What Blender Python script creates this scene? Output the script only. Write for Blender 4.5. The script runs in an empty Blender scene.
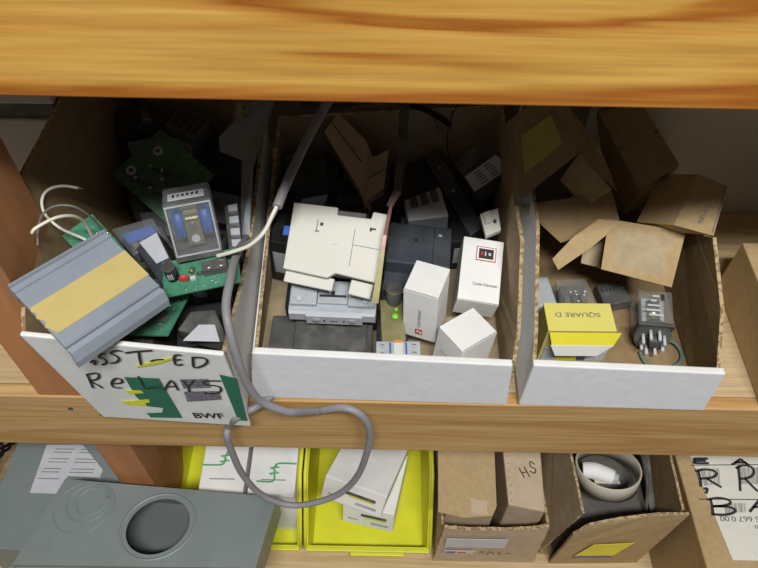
import bpy, bmesh, math, random
from mathutils import Vector, Matrix, Euler, noise
random.seed(7)
scn = bpy.context.scene
COL = scn.collection
V = Vector
R = math.radians

# ------------------------------------------------------------------ materials
def new_mat(name):
    m = bpy.data.materials.new(name); m.use_nodes = True
    nt = m.node_tree; b = nt.nodes['Principled BSDF']
    return m, nt, b

def mat(name, col, rough=.5, metal=0., nscale=60, namt=.12, bump=.0, bscale=None, dirt=None, dscale=12, spec=.5, coat=0, stretch=(1,1,1)):
    m, nt, b = new_mat(name)
    tc = nt.nodes.new('ShaderNodeTexCoord'); mp = nt.nodes.new('ShaderNodeMapping'); mp.inputs['Scale'].default_value = stretch
    nt.links.new(tc.outputs['Object'], mp.inputs[0])
    n = nt.nodes.new('ShaderNodeTexNoise'); n.inputs['Scale'].default_value = nscale; n.inputs['Detail'].default_value = 6
    nt.links.new(mp.outputs[0], n.inputs['Vector'])
    r = nt.nodes.new('ShaderNodeValToRGB')
    r.color_ramp.elements[0].position = .3; r.color_ramp.elements[1].position = .7
    r.color_ramp.elements[0].color = [c * (1 - namt) for c in col] + [1]
    r.color_ramp.elements[1].color = [min(1, c * (1 + namt * .6)) for c in col] + [1]
    nt.links.new(n.outputs[0], r.inputs[0])
    out = r.outputs[0]
    if dirt:
        n2 = nt.nodes.new('ShaderNodeTexNoise'); n2.inputs['Scale'].default_value = dscale; n2.inputs['Detail'].default_value = 9
        n2.inputs['Roughness'].default_value = .65
        nt.links.new(mp.outputs[0], n2.inputs['Vector'])
        r2 = nt.nodes.new('ShaderNodeValToRGB'); r2.color_ramp.elements[0].position = .48; r2.color_ramp.elements[1].position = .72
        r2.color_ramp.elements[0].color = (0, 0, 0, 1); r2.color_ramp.elements[1].color = (.75, .75, .75, 1)
        nt.links.new(n2.outputs[0], r2.inputs[0])
        mx = nt.nodes.new('ShaderNodeMixRGB'); mx.inputs[2].default_value = (*dirt, 1)
        nt.links.new(r2.outputs[0], mx.inputs[0]); nt.links.new(out, mx.inputs[1]); out = mx.outputs[0]
    nt.links.new(out, b.inputs['Base Color'])
    b.inputs['Roughness'].default_value = rough; b.inputs['Metallic'].default_value = metal
    b.inputs['Specular IOR Level'].default_value = spec
    b.inputs['Coat Weight'].default_value = coat
    if bump:
        n3 = nt.nodes.new('ShaderNodeTexNoise'); n3.inputs['Scale'].default_value = bscale or nscale; n3.inputs['Detail'].default_value = 4
        nt.links.new(mp.outputs[0], n3.inputs['Vector'])
        bp = nt.nodes.new('ShaderNodeBump'); bp.inputs['Strength'].default_value = bump; bp.inputs['Distance'].default_value = .002
        nt.links.new(n3.outputs[0], bp.inputs['Height']); nt.links.new(bp.outputs[0], b.inputs['Normal'])
    return m

def wood(name, stops, seed=0., sx=1.4, sy=11., rough=.55, spec=.35):
    """long-grained pine: grain runs along X"""
    m, nt, b = new_mat(name)
    tc = nt.nodes.new('ShaderNodeTexCoord'); mp = nt.nodes.new('ShaderNodeMapping')
    mp.inputs['Scale'].default_value = (sx, sy, sy); mp.inputs['Location'].default_value = (seed, seed * 1.7, seed * .6)
    nt.links.new(tc.outputs['Object'], mp.inputs[0])
    n = nt.nodes.new('ShaderNodeTexNoise'); n.inputs['Scale'].default_value = 2.2; n.inputs['Detail'].default_value = 3
    n.inputs['Roughness'].default_value = .45; n.inputs['Distortion'].default_value = .6
    nt.links.new(mp.outputs[0], n.inputs['Vector'])
    mul = nt.nodes.new('ShaderNodeMath'); mul.operation = 'MULTIPLY'; mul.inputs[1].default_value = 3.1
    fr = nt.nodes.new('ShaderNodeMath'); fr.operation = 'FRACT'
    nt.links.new(n.outputs[0], mul.inputs[0]); nt.links.new(mul.outputs[0], fr.inputs[0])
    r = nt.nodes.new('ShaderNodeValToRGB'); el = r.color_ramp.elements
    while len(el) < len(stops): el.new(.5)
    for e, (p, c) in zip(el, stops): e.position = p; e.color = (*c, 1)
    nt.links.new(fr.outputs[0], r.inputs[0])
    mp2 = nt.nodes.new('ShaderNodeMapping'); mp2.inputs['Scale'].default_value = (9, 260, 260)
    nt.links.new(tc.outputs['Object'], mp2.inputs[0])
    n2 = nt.nodes.new('ShaderNodeTexNoise'); n2.inputs['Scale'].default_value = 1.; n2.inputs['Detail'].default_value = 5
    nt.links.new(mp2.outputs[0], n2.inputs['Vector'])
    r2 = nt.nodes.new('ShaderNodeValToRGB'); r2.color_ramp.elements[0].color = (.78, .74, .68, 1); r2.color_ramp.elements[1].color = (1.08, 1.08, 1.08, 1)
    r2.color_ramp.elements[0].position = .3; r2.color_ramp.elements[1].position = .68
    nt.links.new(n2.outputs[0], r2.inputs[0])
    mx = nt.nodes.new('ShaderNodeMixRGB'); mx.blend_type = 'MULTIPLY'; mx.inputs[0].default_value = 1
    nt.links.new(r.outputs[0], mx.inputs[1]); nt.links.new(r2.outputs[0], mx.inputs[2])
    nt.links.new(mx.outputs[0], b.inputs['Base Color'])
    b.inputs['Roughness'].default_value = rough; b.inputs['Specular IOR Level'].default_value = spec
    bp = nt.nodes.new('ShaderNodeBump'); bp.inputs['Strength'].default_value = .15; bp.inputs['Distance'].default_value = .001
    nt.links.new(n2.outputs[0], bp.inputs['Height']); nt.links.new(bp.outputs[0], b.inputs['Normal'])
    return m

def clear_mat(name, tint=(.97, .98, .985), gloss=.10, haze=.15):
    m, nt, b = new_mat(name)
    out = nt.nodes['Material Output']
    tr = nt.nodes.new('ShaderNodeBsdfTransparent'); tr.inputs[0].default_value = (*tint, 1)
    gl = nt.nodes.new('ShaderNodeBsdfGlossy'); gl.inputs['Roughness'].default_value = .12
    b.inputs['Base Color'].default_value = (.6, .63, .65, 1); b.inputs['Roughness'].default_value = .35
    a = nt.nodes.new('ShaderNodeMixShader'); a.inputs[0].default_value = gloss
    c = nt.nodes.new('ShaderNodeMixShader'); c.inputs[0].default_value = haze
    nt.links.new(tr.outputs[0], a.inputs[1]); nt.links.new(gl.outputs[0], a.inputs[2])
    nt.links.new(a.outputs[0], c.inputs[1]); nt.links.new(b.outputs[0], c.inputs[2])
    nt.links.new(c.outputs[0], out.inputs[0])
    return m

M = {}
M['pine_up'] = wood('pine_orange', [(0, (.74, .41, .085)), (.30, (.82, .49, .115)), (.50, (.72, .36, .07)), (.68, (.46, .15, .020)), (.84, (.56, .23, .035)), (1, (.74, .41, .085))], 2.3, sx=1.1, sy=17)
M['pine_mid'] = wood('pine_pale', [(0, (.60, .38, .15)), (.35, (.64, .42, .19)), (.6, (.56, .33, .12)), (.75, (.49, .28, .10)), (.88, (.57, .35, .135)), (1, (.60, .38, .15))], 5.1, sx=1.1, sy=13)
M['ply'] = wood('plywood_top', [(0, (.58, .44, .26)), (.5, (.62, .475, .29)), (.75, (.54, .395, .22)), (1, (.58, .44, .26))], 8.2, sx=.8, sy=12, rough=.7)
M['post'] = mat('red_brown_timber', (.50, .22, .085), .65, nscale=9, namt=.22, bump=.15, stretch=(6, 6, .6))
M['wall'] = mat('painted_wall', (.42, .41, .35), .8, nscale=30, namt=.08)
M['floor'] = mat('concrete_floor', (.25, .24, .22), .85, nscale=20, namt=.2)
CB = (.47, .345, .185)
M['card'] = mat('kraft_cardboard', CB, .85, nscale=180, namt=.10, bump=.08, dirt=(.36, .23, .10), dscale=9, spec=.15)
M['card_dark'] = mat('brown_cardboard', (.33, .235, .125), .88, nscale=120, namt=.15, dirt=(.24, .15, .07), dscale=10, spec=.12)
M['card_grey'] = mat('greyish_cardboard', (.46, .365, .235), .88, nscale=90, namt=.14, dirt=(.34, .25, .15), dscale=14, spec=.12)
M['card_shade'] = mat('shaded_card', (.12, .11, .10), .8, nscale=60, namt=.2, spec=.2)  # cardboard with the shade of box interiors put into its colour
M['card_pale'] = mat('pale_cardboard', (.54, .43, .30), .85, nscale=90, namt=.10, dirt=(.44, .34, .22), dscale=14, spec=.15)
M['paper_warm'] = mat('aged_label_paper', (.74, .73, .66), .6, nscale=60, namt=.05)
M['cool_grey'] = mat('cool_grey_enamel', (.40, .42, .44), .5, .1, nscale=25, namt=.06)
M['white_card'] = mat('white_card', (.88, .88, .87), .6, nscale=40, namt=.05, spec=.3, dirt=(.78, .77, .74), dscale=16)
M['white_face'] = mat('white_liner', (.86, .87, .93), .55, nscale=120, namt=.05, spec=.35)
M['print_white'] = mat('printed_white', (.80, .82, .81), .6, nscale=14, namt=.08, spec=.3, dirt=(.66, .66, .63), dscale=22)
M['green_ink'] = mat('dark_green_ink', (.012, .17, .10), .5, nscale=60, namt=.15)
M['marker'] = mat('black_marker', (.035, .03, .035), .6, nscale=200, namt=.3)
M['marker_purple'] = mat('purple_stamp_ink', (.20, .19, .24), .6, nscale=600, namt=.7)
M['hilite'] = mat('highlighter', (.75, .80, .03), .6, nscale=200, namt=.1)
M['black_ink'] = mat('black_ink', (.02, .02, .02), .5)
M['grey_ink'] = mat('grey_ink', (.22, .22, .22), .6)
M['red_ink'] = mat('red_ink', (.55, .03, .03), .5)
M['green_line'] = mat('green_line_ink', (.10, .42, .16), .5)
M['blue_ink'] = mat('blue_ink', (.08, .12, .35), .5)
M['pcb'] = mat('green_circuit_board', (.07, .26, .16), .4, nscale=300, namt=.2, dirt=(.10, .30, .20), dscale=60)
M['pcb_dark'] = mat('dusty_circuit_board', (.05, .15, .08), .6, nscale=200, namt=.3, dirt=(.13, .18, .12), dscale=50)
M['grey_plastic'] = mat('grey_blue_plastic', (.29, .33, .39), .45, nscale=50, namt=.06, dirt=(.22, .25, .29), dscale=25)
M['yellow_strip'] = mat('worn_yellow_strip', (.64, .51, .19), .6, nscale=30, namt=.12, dirt=(.50, .40, .18), dscale=30)
M['beige_plastic'] = mat('cream_plastic', (.70, .69, .63), .5, nscale=40, namt=.05, dirt=(.62, .60, .53), dscale=20)
M['lt_grey'] = mat('light_grey_plastic', (.45, .49, .53), .5, nscale=60, namt=.08, dirt=(.30, .31, .31), dscale=40)
M['label'] = mat('label_paper', (.56, .58, .63), .6, nscale=60, namt=.06)
M['dust_black'] = mat('dusty_black_plastic', (.085, .085, .08), .75, nscale=60, namt=.3, bump=.2, dirt=(.20, .19, .17), dscale=30)
M['black'] = mat('black_plastic', (.022, .023, .025), .5, nscale=60, namt=.3, dirt=(.07, .07, .065), dscale=30)
M['navy'] = mat('dark_slate_plastic', (.05, .06, .075), .5, nscale=60, namt=.2, dirt=(.10, .11, .12), dscale=25)
M['clear'] = clear_mat('clear_cover')
M['blue'] = mat('blue_tape', (.03, .12, .50), .45, nscale=60, namt=.15)
M['frame_metal'] = mat('zinc_passivated_steel', (.42, .40, .25), .38, .75, nscale=80, namt=.15)
M['steel'] = mat('steel', (.65, .65, .62), .3, .95, nscale=80, namt=.1)
M['sheet'] = mat('grey_painted_sheet', (.27, .30, .33), .5, .2, nscale=20, namt=.08)
M['brass'] = mat('brass', (.30, .27, .13), .5, .5, nscale=80, namt=.25)
M['red'] = mat('red_epoxy', (.65, .05, .05), .4)
M['copper'] = mat('copper_red_bar', (.34, .19, .17), .42, .55, nscale=60, namt=.2, dirt=(.25, .12, .09), dscale=40)
M['cable'] = mat('grey_cable_jacket', (.27, .265, .285), .5, nscale=60, namt=.06)
M['wire_white'] = mat('white_wire', (.78, .76, .66), .5, nscale=60, namt=.06)
M['wire_grey'] = mat('dull_grey_wire', (.16, .16, .15), .5)
M['wire_black'] = mat('black_wire', (.02, .02, .02), .5)
M['green_wire'] = mat('green_wire', (.16, .24, .20), .5)
M['enclosure'] = mat('grey_enamel', (.225, .265, .265), .42, .1, nscale=25, namt=.06, dirt=(.17, .205, .205), dscale=14)
M['inside'] = mat('grey_enamel_shaded', (.13, .15, .15), .5, .1, nscale=25, namt=.06)  # same enamel darkened, the shade within the box put into the colour
M['enclosure_back'] = mat('grey_enclosure_paint', (.42, .41, .36), .5, .1, nscale=25, namt=.06)
M['bin'] = mat('yellow_bin_plastic', (.70, .70, .03), .42, nscale=20, namt=.05, dirt=(.62, .62, .05), dscale=14)
M['yellow_card'] = mat('yellow_card', (.80, .72, .05), .5, nscale=40, namt=.05)
M['yellow_top'] = mat('soft_yellow_card', (.80, .72, .17), .55, nscale=40, namt=.05, dirt=(.72, .66, .26), dscale=20)
M['yellow_pale'] = mat('aged_yellow_card', (.66, .60, .22), .6, nscale=40, namt=.08)
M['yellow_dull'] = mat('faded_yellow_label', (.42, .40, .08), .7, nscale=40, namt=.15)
M['roll'] = mat('cream_tube', (.58, .54, .44), .5, nscale=30, namt=.06)
M['orange'] = mat('orange_plastic', (.70, .30, .08), .5)
M['lime'] = mat('lime_reflection', (.25, .75, .03), .4)  # colour of the green reflection on the brass plate

def edge_mat():
    m, nt, b = new_mat('corrugated_edge')
    tc = nt.nodes.new('ShaderNodeTexCoord'); w = nt.nodes.new('ShaderNodeTexNoise'); w.inputs['Scale'].default_value = 260; w.inputs['Detail'].default_value = 1
    nt.links.new(tc.outputs['Object'], w.inputs['Vector'])
    r = nt.nodes.new('ShaderNodeValToRGB'); r.color_ramp.elements[0].color = (.27, .18, .09, 1); r.color_ramp.elements[1].color = (.50, .38, .22, 1)
    r.color_ramp.elements[0].position = .42; r.color_ramp.elements[1].position = .56
    nt.links.new(w.outputs[0], r.inputs[0]); nt.links.new(r.outputs[0], b.inputs['Base Color']); b.inputs['Roughness'].default_value = .9
    return m
M['edge'] = edge_mat()

# ------------------------------------------------------------------ building tools
def tag(o, label=None, cat=None, group=None, kind=None):
    if label: o['label'] = label
    if cat: o['category'] = cat
    if group: o['group'] = group
    if kind: o['kind'] = kind
    return o

def thing(name, label, cat, loc, rot=(0, 0, 0), group=None):
    e = bpy.data.objects.new(name, None); COL.objects.link(e); e.empty_display_size = .02
    e.location = loc; e.rotation_euler = tuple(R(a) for a in rot)
    tag(e, label, cat, group)
    e['_w'] = 0; del e['_w']
    return e

def wmat(o):
    m = Matrix.LocRotScale(o.location, o.rotation_euler, o.scale)
    return (wmat(o.parent) @ m) if o.parent else m

class MB:
    """collects shapes for ONE mesh"""
    def __init__(s): s.bm = bmesh.new(); s.mats = []; s.smooth = False
    def mi(s, m):
        if m not in s.mats: s.mats.append(m)
        return s.mats.index(m)
    def box(s, size, c=(0, 0, 0), rot=(0, 0, 0), m='card', bev=0, seg=2):
        r = bmesh.ops.create_cube(s.bm, size=1)
        mt = Matrix.Translation(c) @ Euler([R(a) for a in rot]).to_matrix().to_4x4() @ Matrix.Diagonal((*size, 1))
        bmesh.ops.transform(s.bm, matrix=mt, verts=r['verts'])
        fs = list({f for v in r['verts'] for f in v.link_faces})
        if bev:
            es = list({e for f in fs for e in f.edges})
            rr = bmesh.ops.bevel(s.bm, geom=es, offset=bev, segments=seg, affect='EDGES', profile=.6)
            fs = list({f for v in rr['verts'] for f in v.link_faces} | {f for f in fs if f.is_valid})
        for f in fs:
            if f.is_valid: f.material_index = s.mi(m)
        return s
    def cyl(s, r, h, c=(0, 0, 0), rot=(0, 0, 0), m='steel', n=24, r2=None, caps=True):
        q = bmesh.ops.create_cone(s.bm, cap_ends=caps, segments=n, radius1=r, radius2=r if r2 is None else r2, depth=h)
        mt = Matrix.Translation(c) @ Euler([R(a) for a in rot]).to_matrix().to_4x4()
        bmesh.ops.transform(s.bm, matrix=mt, verts=q['verts'])
        for f in {f for v in q['verts'] for f in v.link_faces}:
            f.material_index = s.mi(m); f.smooth = len(f.verts) == 4
        return s
    def sphere(s, r, c, m, sc=(1, 1, 1)):
        q = bmesh.ops.create_uvsphere(s.bm, u_segments=14, v_segments=8, radius=r)
        bmesh.ops.transform(s.bm, matrix=Matrix.Translation(c) @ Matrix.Diagonal((*sc, 1)), verts=q['verts'])
        for f in {f for v in q['verts'] for f in v.link_faces}: f.material_index = s.mi(m); f.smooth = True
        return s
    def sheet(s, pts, th, m='card', m2=None, me=None, jit=0, flip=False):
        """flat sheet: pts = outline of the face looked at, thickness goes to the other side"""
        pts = [V(p) for p in pts]
        n = V((0, 0, 0))
        for i, p in enumerate(pts):
            q = pts[(i + 1) % len(pts)]; n += p.cross(q)
        n.normalize()
        if flip: n = -n
        if jit:
            out = []
            for i, p in enumerate(pts):
                q = pts[(i + 1) % len(pts)]; L = (q - p).length; k = max(1, int(L / .004))
                for j in range(k):
                    t = j / k; x = p.lerp(q, t)
                    if j: x += (q - p).normalized().cross(n) * random.uniform(-jit, jit)
                    out.append(x)
            pts = out
        a = [s.bm.verts.new(p) for p in pts]; b = [s.bm.verts.new(p - n * th) for p in pts]
        f = s.bm.faces.new(a); f.material_index = s.mi(m)
        g = s.bm.faces.new(b[::-1]); g.material_index = s.mi(m2 or m)
        k = len(pts)
        for i in range(k):
            h = s.bm.faces.new((a[i], b[i], b[(i + 1) % k], a[(i + 1) % k])); h.material_index = s.mi(me or m)
        return s
    def sheet_out(s, pts, th, outer, inner, edge, ctr, jit=0):
        pts = [V(p) for p in pts]; n = V((0, 0, 0))
        for i, p in enumerate(pts): n += p.cross(pts[(i + 1) % len(pts)])
        c = V((0, 0, 0))
        for p in pts: c += p / len(pts)
        if n.dot(c - V(ctr)) < 0: pts = pts[::-1]
        return s.sheet(pts, th, outer, inner, edge, jit)
    def tube(s, pts, r, m='cable', n=10, sub=6, cap=True):
        P_ = [V(p) for p in pts]
        if len(P_) > 2 and sub > 1:
            out = []
            for i in range(len(P_) - 1):
                p0 = P_[max(i - 1, 0)]; p1 = P_[i]; p2 = P_[i + 1]; p3 = P_[min(i + 2, len(P_) - 1)]
                for j in range(sub):
                    t = j / sub
                    out.append(.5 * ((2 * p1) + (-p0 + p2) * t + (2 * p0 - 5 * p1 + 4 * p2 - p3) * t * t + (-p0 + 3 * p1 - 3 * p2 + p3) * t ** 3))
            out.append(P_[-1]); P_ = out
        rings = []; up = V((0.13, .21, .97)); k = s.mi(m)
        for i, p in enumerate(P_):
            d = (P_[min(i + 1, len(P_) - 1)] - P_[max(i - 1, 0)]).normalized()
            u = d.cross(up)
            if u.length < 1e-4: u = d.cross(V((1, 0, 0)))
            u.normalize(); w = u.cross(d); up = w
            rr = r(i / (len(P_) - 1)) if callable(r) else r
            rings.append([s.bm.verts.new(p + (u * math.cos(2 * math.pi * j / n) + w * math.sin(2 * math.pi * j / n)) * rr) for j in range(n)])
        for a, b in zip(rings, rings[1:]):
            for j in range(n):
                f = s.bm.faces.new((a[j], a[(j + 1) % n], b[(j + 1) % n], b[j])); f.material_index = k; f.smooth = True
        if cap:
            for q in (rings[0][::-1], rings[-1]):
                f = s.bm.faces.new(q); f.material_index = k
        return s
    def extrude_profile(s, prof, x0, x1, m):
        """closed profile in local YZ, extruded along X"""
        a = [s.bm.verts.new((x0, y, z)) for y, z in prof]; b = [s.bm.verts.new((x1, y, z)) for y, z in prof]
        k = len(prof); i0 = s.mi(m)
        for q in (a[::-1], b): s.bm.faces.new(q).material_index = i0
        for i in range(k): s.bm.faces.new((a[i], a[(i + 1) % k], b[(i + 1) % k], b[i])).material_index = i0
        return s
    def strokes(s, lines, n, w, m, th=.0003):
        """pen strokes lying on a surface; lines = lists of 3D points, n = surface normal"""
        n = V(n).normalized(); k = s.mi(m)
        for ln in lines:
            ps = [V(p) for p in ln]
            if len(ps) > 2:
                o = []
                for i in range(len(ps) - 1):
                    p0 = ps[max(i - 1, 0)]; p1 = ps[i]; p2 = ps[i + 1]; p3 = ps[min(i + 2, len(ps) - 1)]
                    for j in range(4):
                        t = j / 4
                        o.append(.5 * ((2 * p1) + (-p0 + p2) * t + (2 * p0 - 5 * p1 + 4 * p2 - p3) * t * t + (-p0 + 3 * p1 - 3 * p2 + p3) * t ** 3))
                ps = o + [ps[-1]]
            L = []
            for i, p in enumerate(ps):
                d = (ps[min(i + 1, len(ps) - 1)] - ps[max(i - 1, 0)]).normalized(); u = d.cross(n) * w * .5
                L.append([s.bm.verts.new(p + n * th + u), s.bm.verts.new(p + n * th - u)])
            for a, b in zip(L, L[1:]):
                s.bm.faces.new((a[0], a[1], b[1], b[0])).material_index = k
        return s
    def build(s, name, parent=None, world=False, label=None, bevel=0):
        if world and parent: s.bm.transform(wmat(parent).inverted())
        bmesh.ops.recalc_face_normals(s.bm, faces=s.bm.faces)
        me = bpy.data.meshes.new(name); s.bm.to_mesh(me); s.bm.free()
        for m in s.mats: me.materials.append(M[m])
        o = bpy.data.objects.new(name, me); COL.objects.link(o)
        if parent: o.parent = parent
        if label: o['label'] = label
        if bevel:
            b = o.modifiers.new('bevel', 'BEVEL'); b.width = bevel; b.segments = 2; b.limit_method = 'ANGLE'
        return o

def text(parent, s, origin, U, Vv, width, height, m, name='lettering', world=True, off=.0003, bold=0):
    """printed lettering lying on a plane: origin = lower left corner, U = reading direction, Vv = up"""
    c = bpy.data.curves.new('t', 'FONT'); c.body = s; c.size = 1; c.offset = bold
    t = bpy.data.objects.new('t', c); COL.objects.link(t)
    bpy.context.view_layer.update()
    me = bpy.data.meshes.new_from_object(t.evaluated_get(bpy.context.evaluated_depsgraph_get()))
    bpy.data.objects.remove(t); bpy.data.curves.remove(c)
    bm = bmesh.new(); bm.from_mesh(me); bpy.data.meshes.remove(me)
    xs = [v.co.x for v in bm.verts]; ys = [v.co.y for v in bm.verts]
    x0, x1, y0, y1 = min(xs), max(xs), min(ys), max(ys)
    U = V(U).normalized(); N = U.cross(V(Vv)).normalized(); W = N.cross(U)
    for v in bm.verts:
        a = (v.co.x - x0) / (x1 - x0) * width; b = (v.co.y - y0) / (y1 - y0) * height
        v.co = V(origin) + U * a + W * b + N * off
    if world: bm.transform(wmat(parent).inverted())
    m_ = bpy.data.meshes.new(name); bm.to_mesh(m_); bm.free(); m_.materials.append(M[m])
    o = bpy.data.objects.new(name, m_); COL.objects.link(o); o.parent = parent
    return o

def lerp4(q, u, v):
    """point on the quad q=(p00,p10,p11,p01)"""
    a, b, c, d = [V(p) for p in q]
    return (a * (1 - u) + b * u) * (1 - v) + (d * (1 - u) + c * u) * v

def quad_normal(q): return ((V(q[1]) - V(q[0])).cross(V(q[3]) - V(q[0]))).normalized()

def decal(mb, q, u0, v0, u1, v1, m, off=.0003, th=.0002):
    n = quad_normal(q)
    mb.sheet([lerp4(q, a, b) + n * off for a, b in ((u0, v0), (u1, v0), (u1, v1), (u0, v1))], th, m)
    return mb

def block(mb, top, th, m, down=None):
    """solid block below a four-cornered top face"""
    t = [V(p) for p in top]; n = (t[1] - t[0]).cross(t[3] - t[0]).normalized()
    if n.z < 0: n = -n
    d = V(down) if down else -n * th
    a = [mb.bm.verts.new(p) for p in t]; b = [mb.bm.verts.new(p + d) for p in t]; k = mb.mi(m)
    mb.bm.faces.new(a).material_index = k; mb.bm.faces.new(b[::-1]).material_index = k
    for i in range(4): mb.bm.faces.new((a[i], b[i], b[(i + 1) % 4], a[(i + 1) % 4])).material_index = k
    return mb

def uv3(O, A, B, pts, scale=1.):
    O, A, B = V(O), V(A), V(B); U = (A - O).normalized(); N = U.cross(B - O).normalized(); W = N.cross(U)
    return [[O + U * a + W * b for a, b in s] for s in pts], N, U, W
def mean(ps):
    s = V((0, 0, 0))
    for p in ps: s += V(p)
    return s / len(ps)

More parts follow.
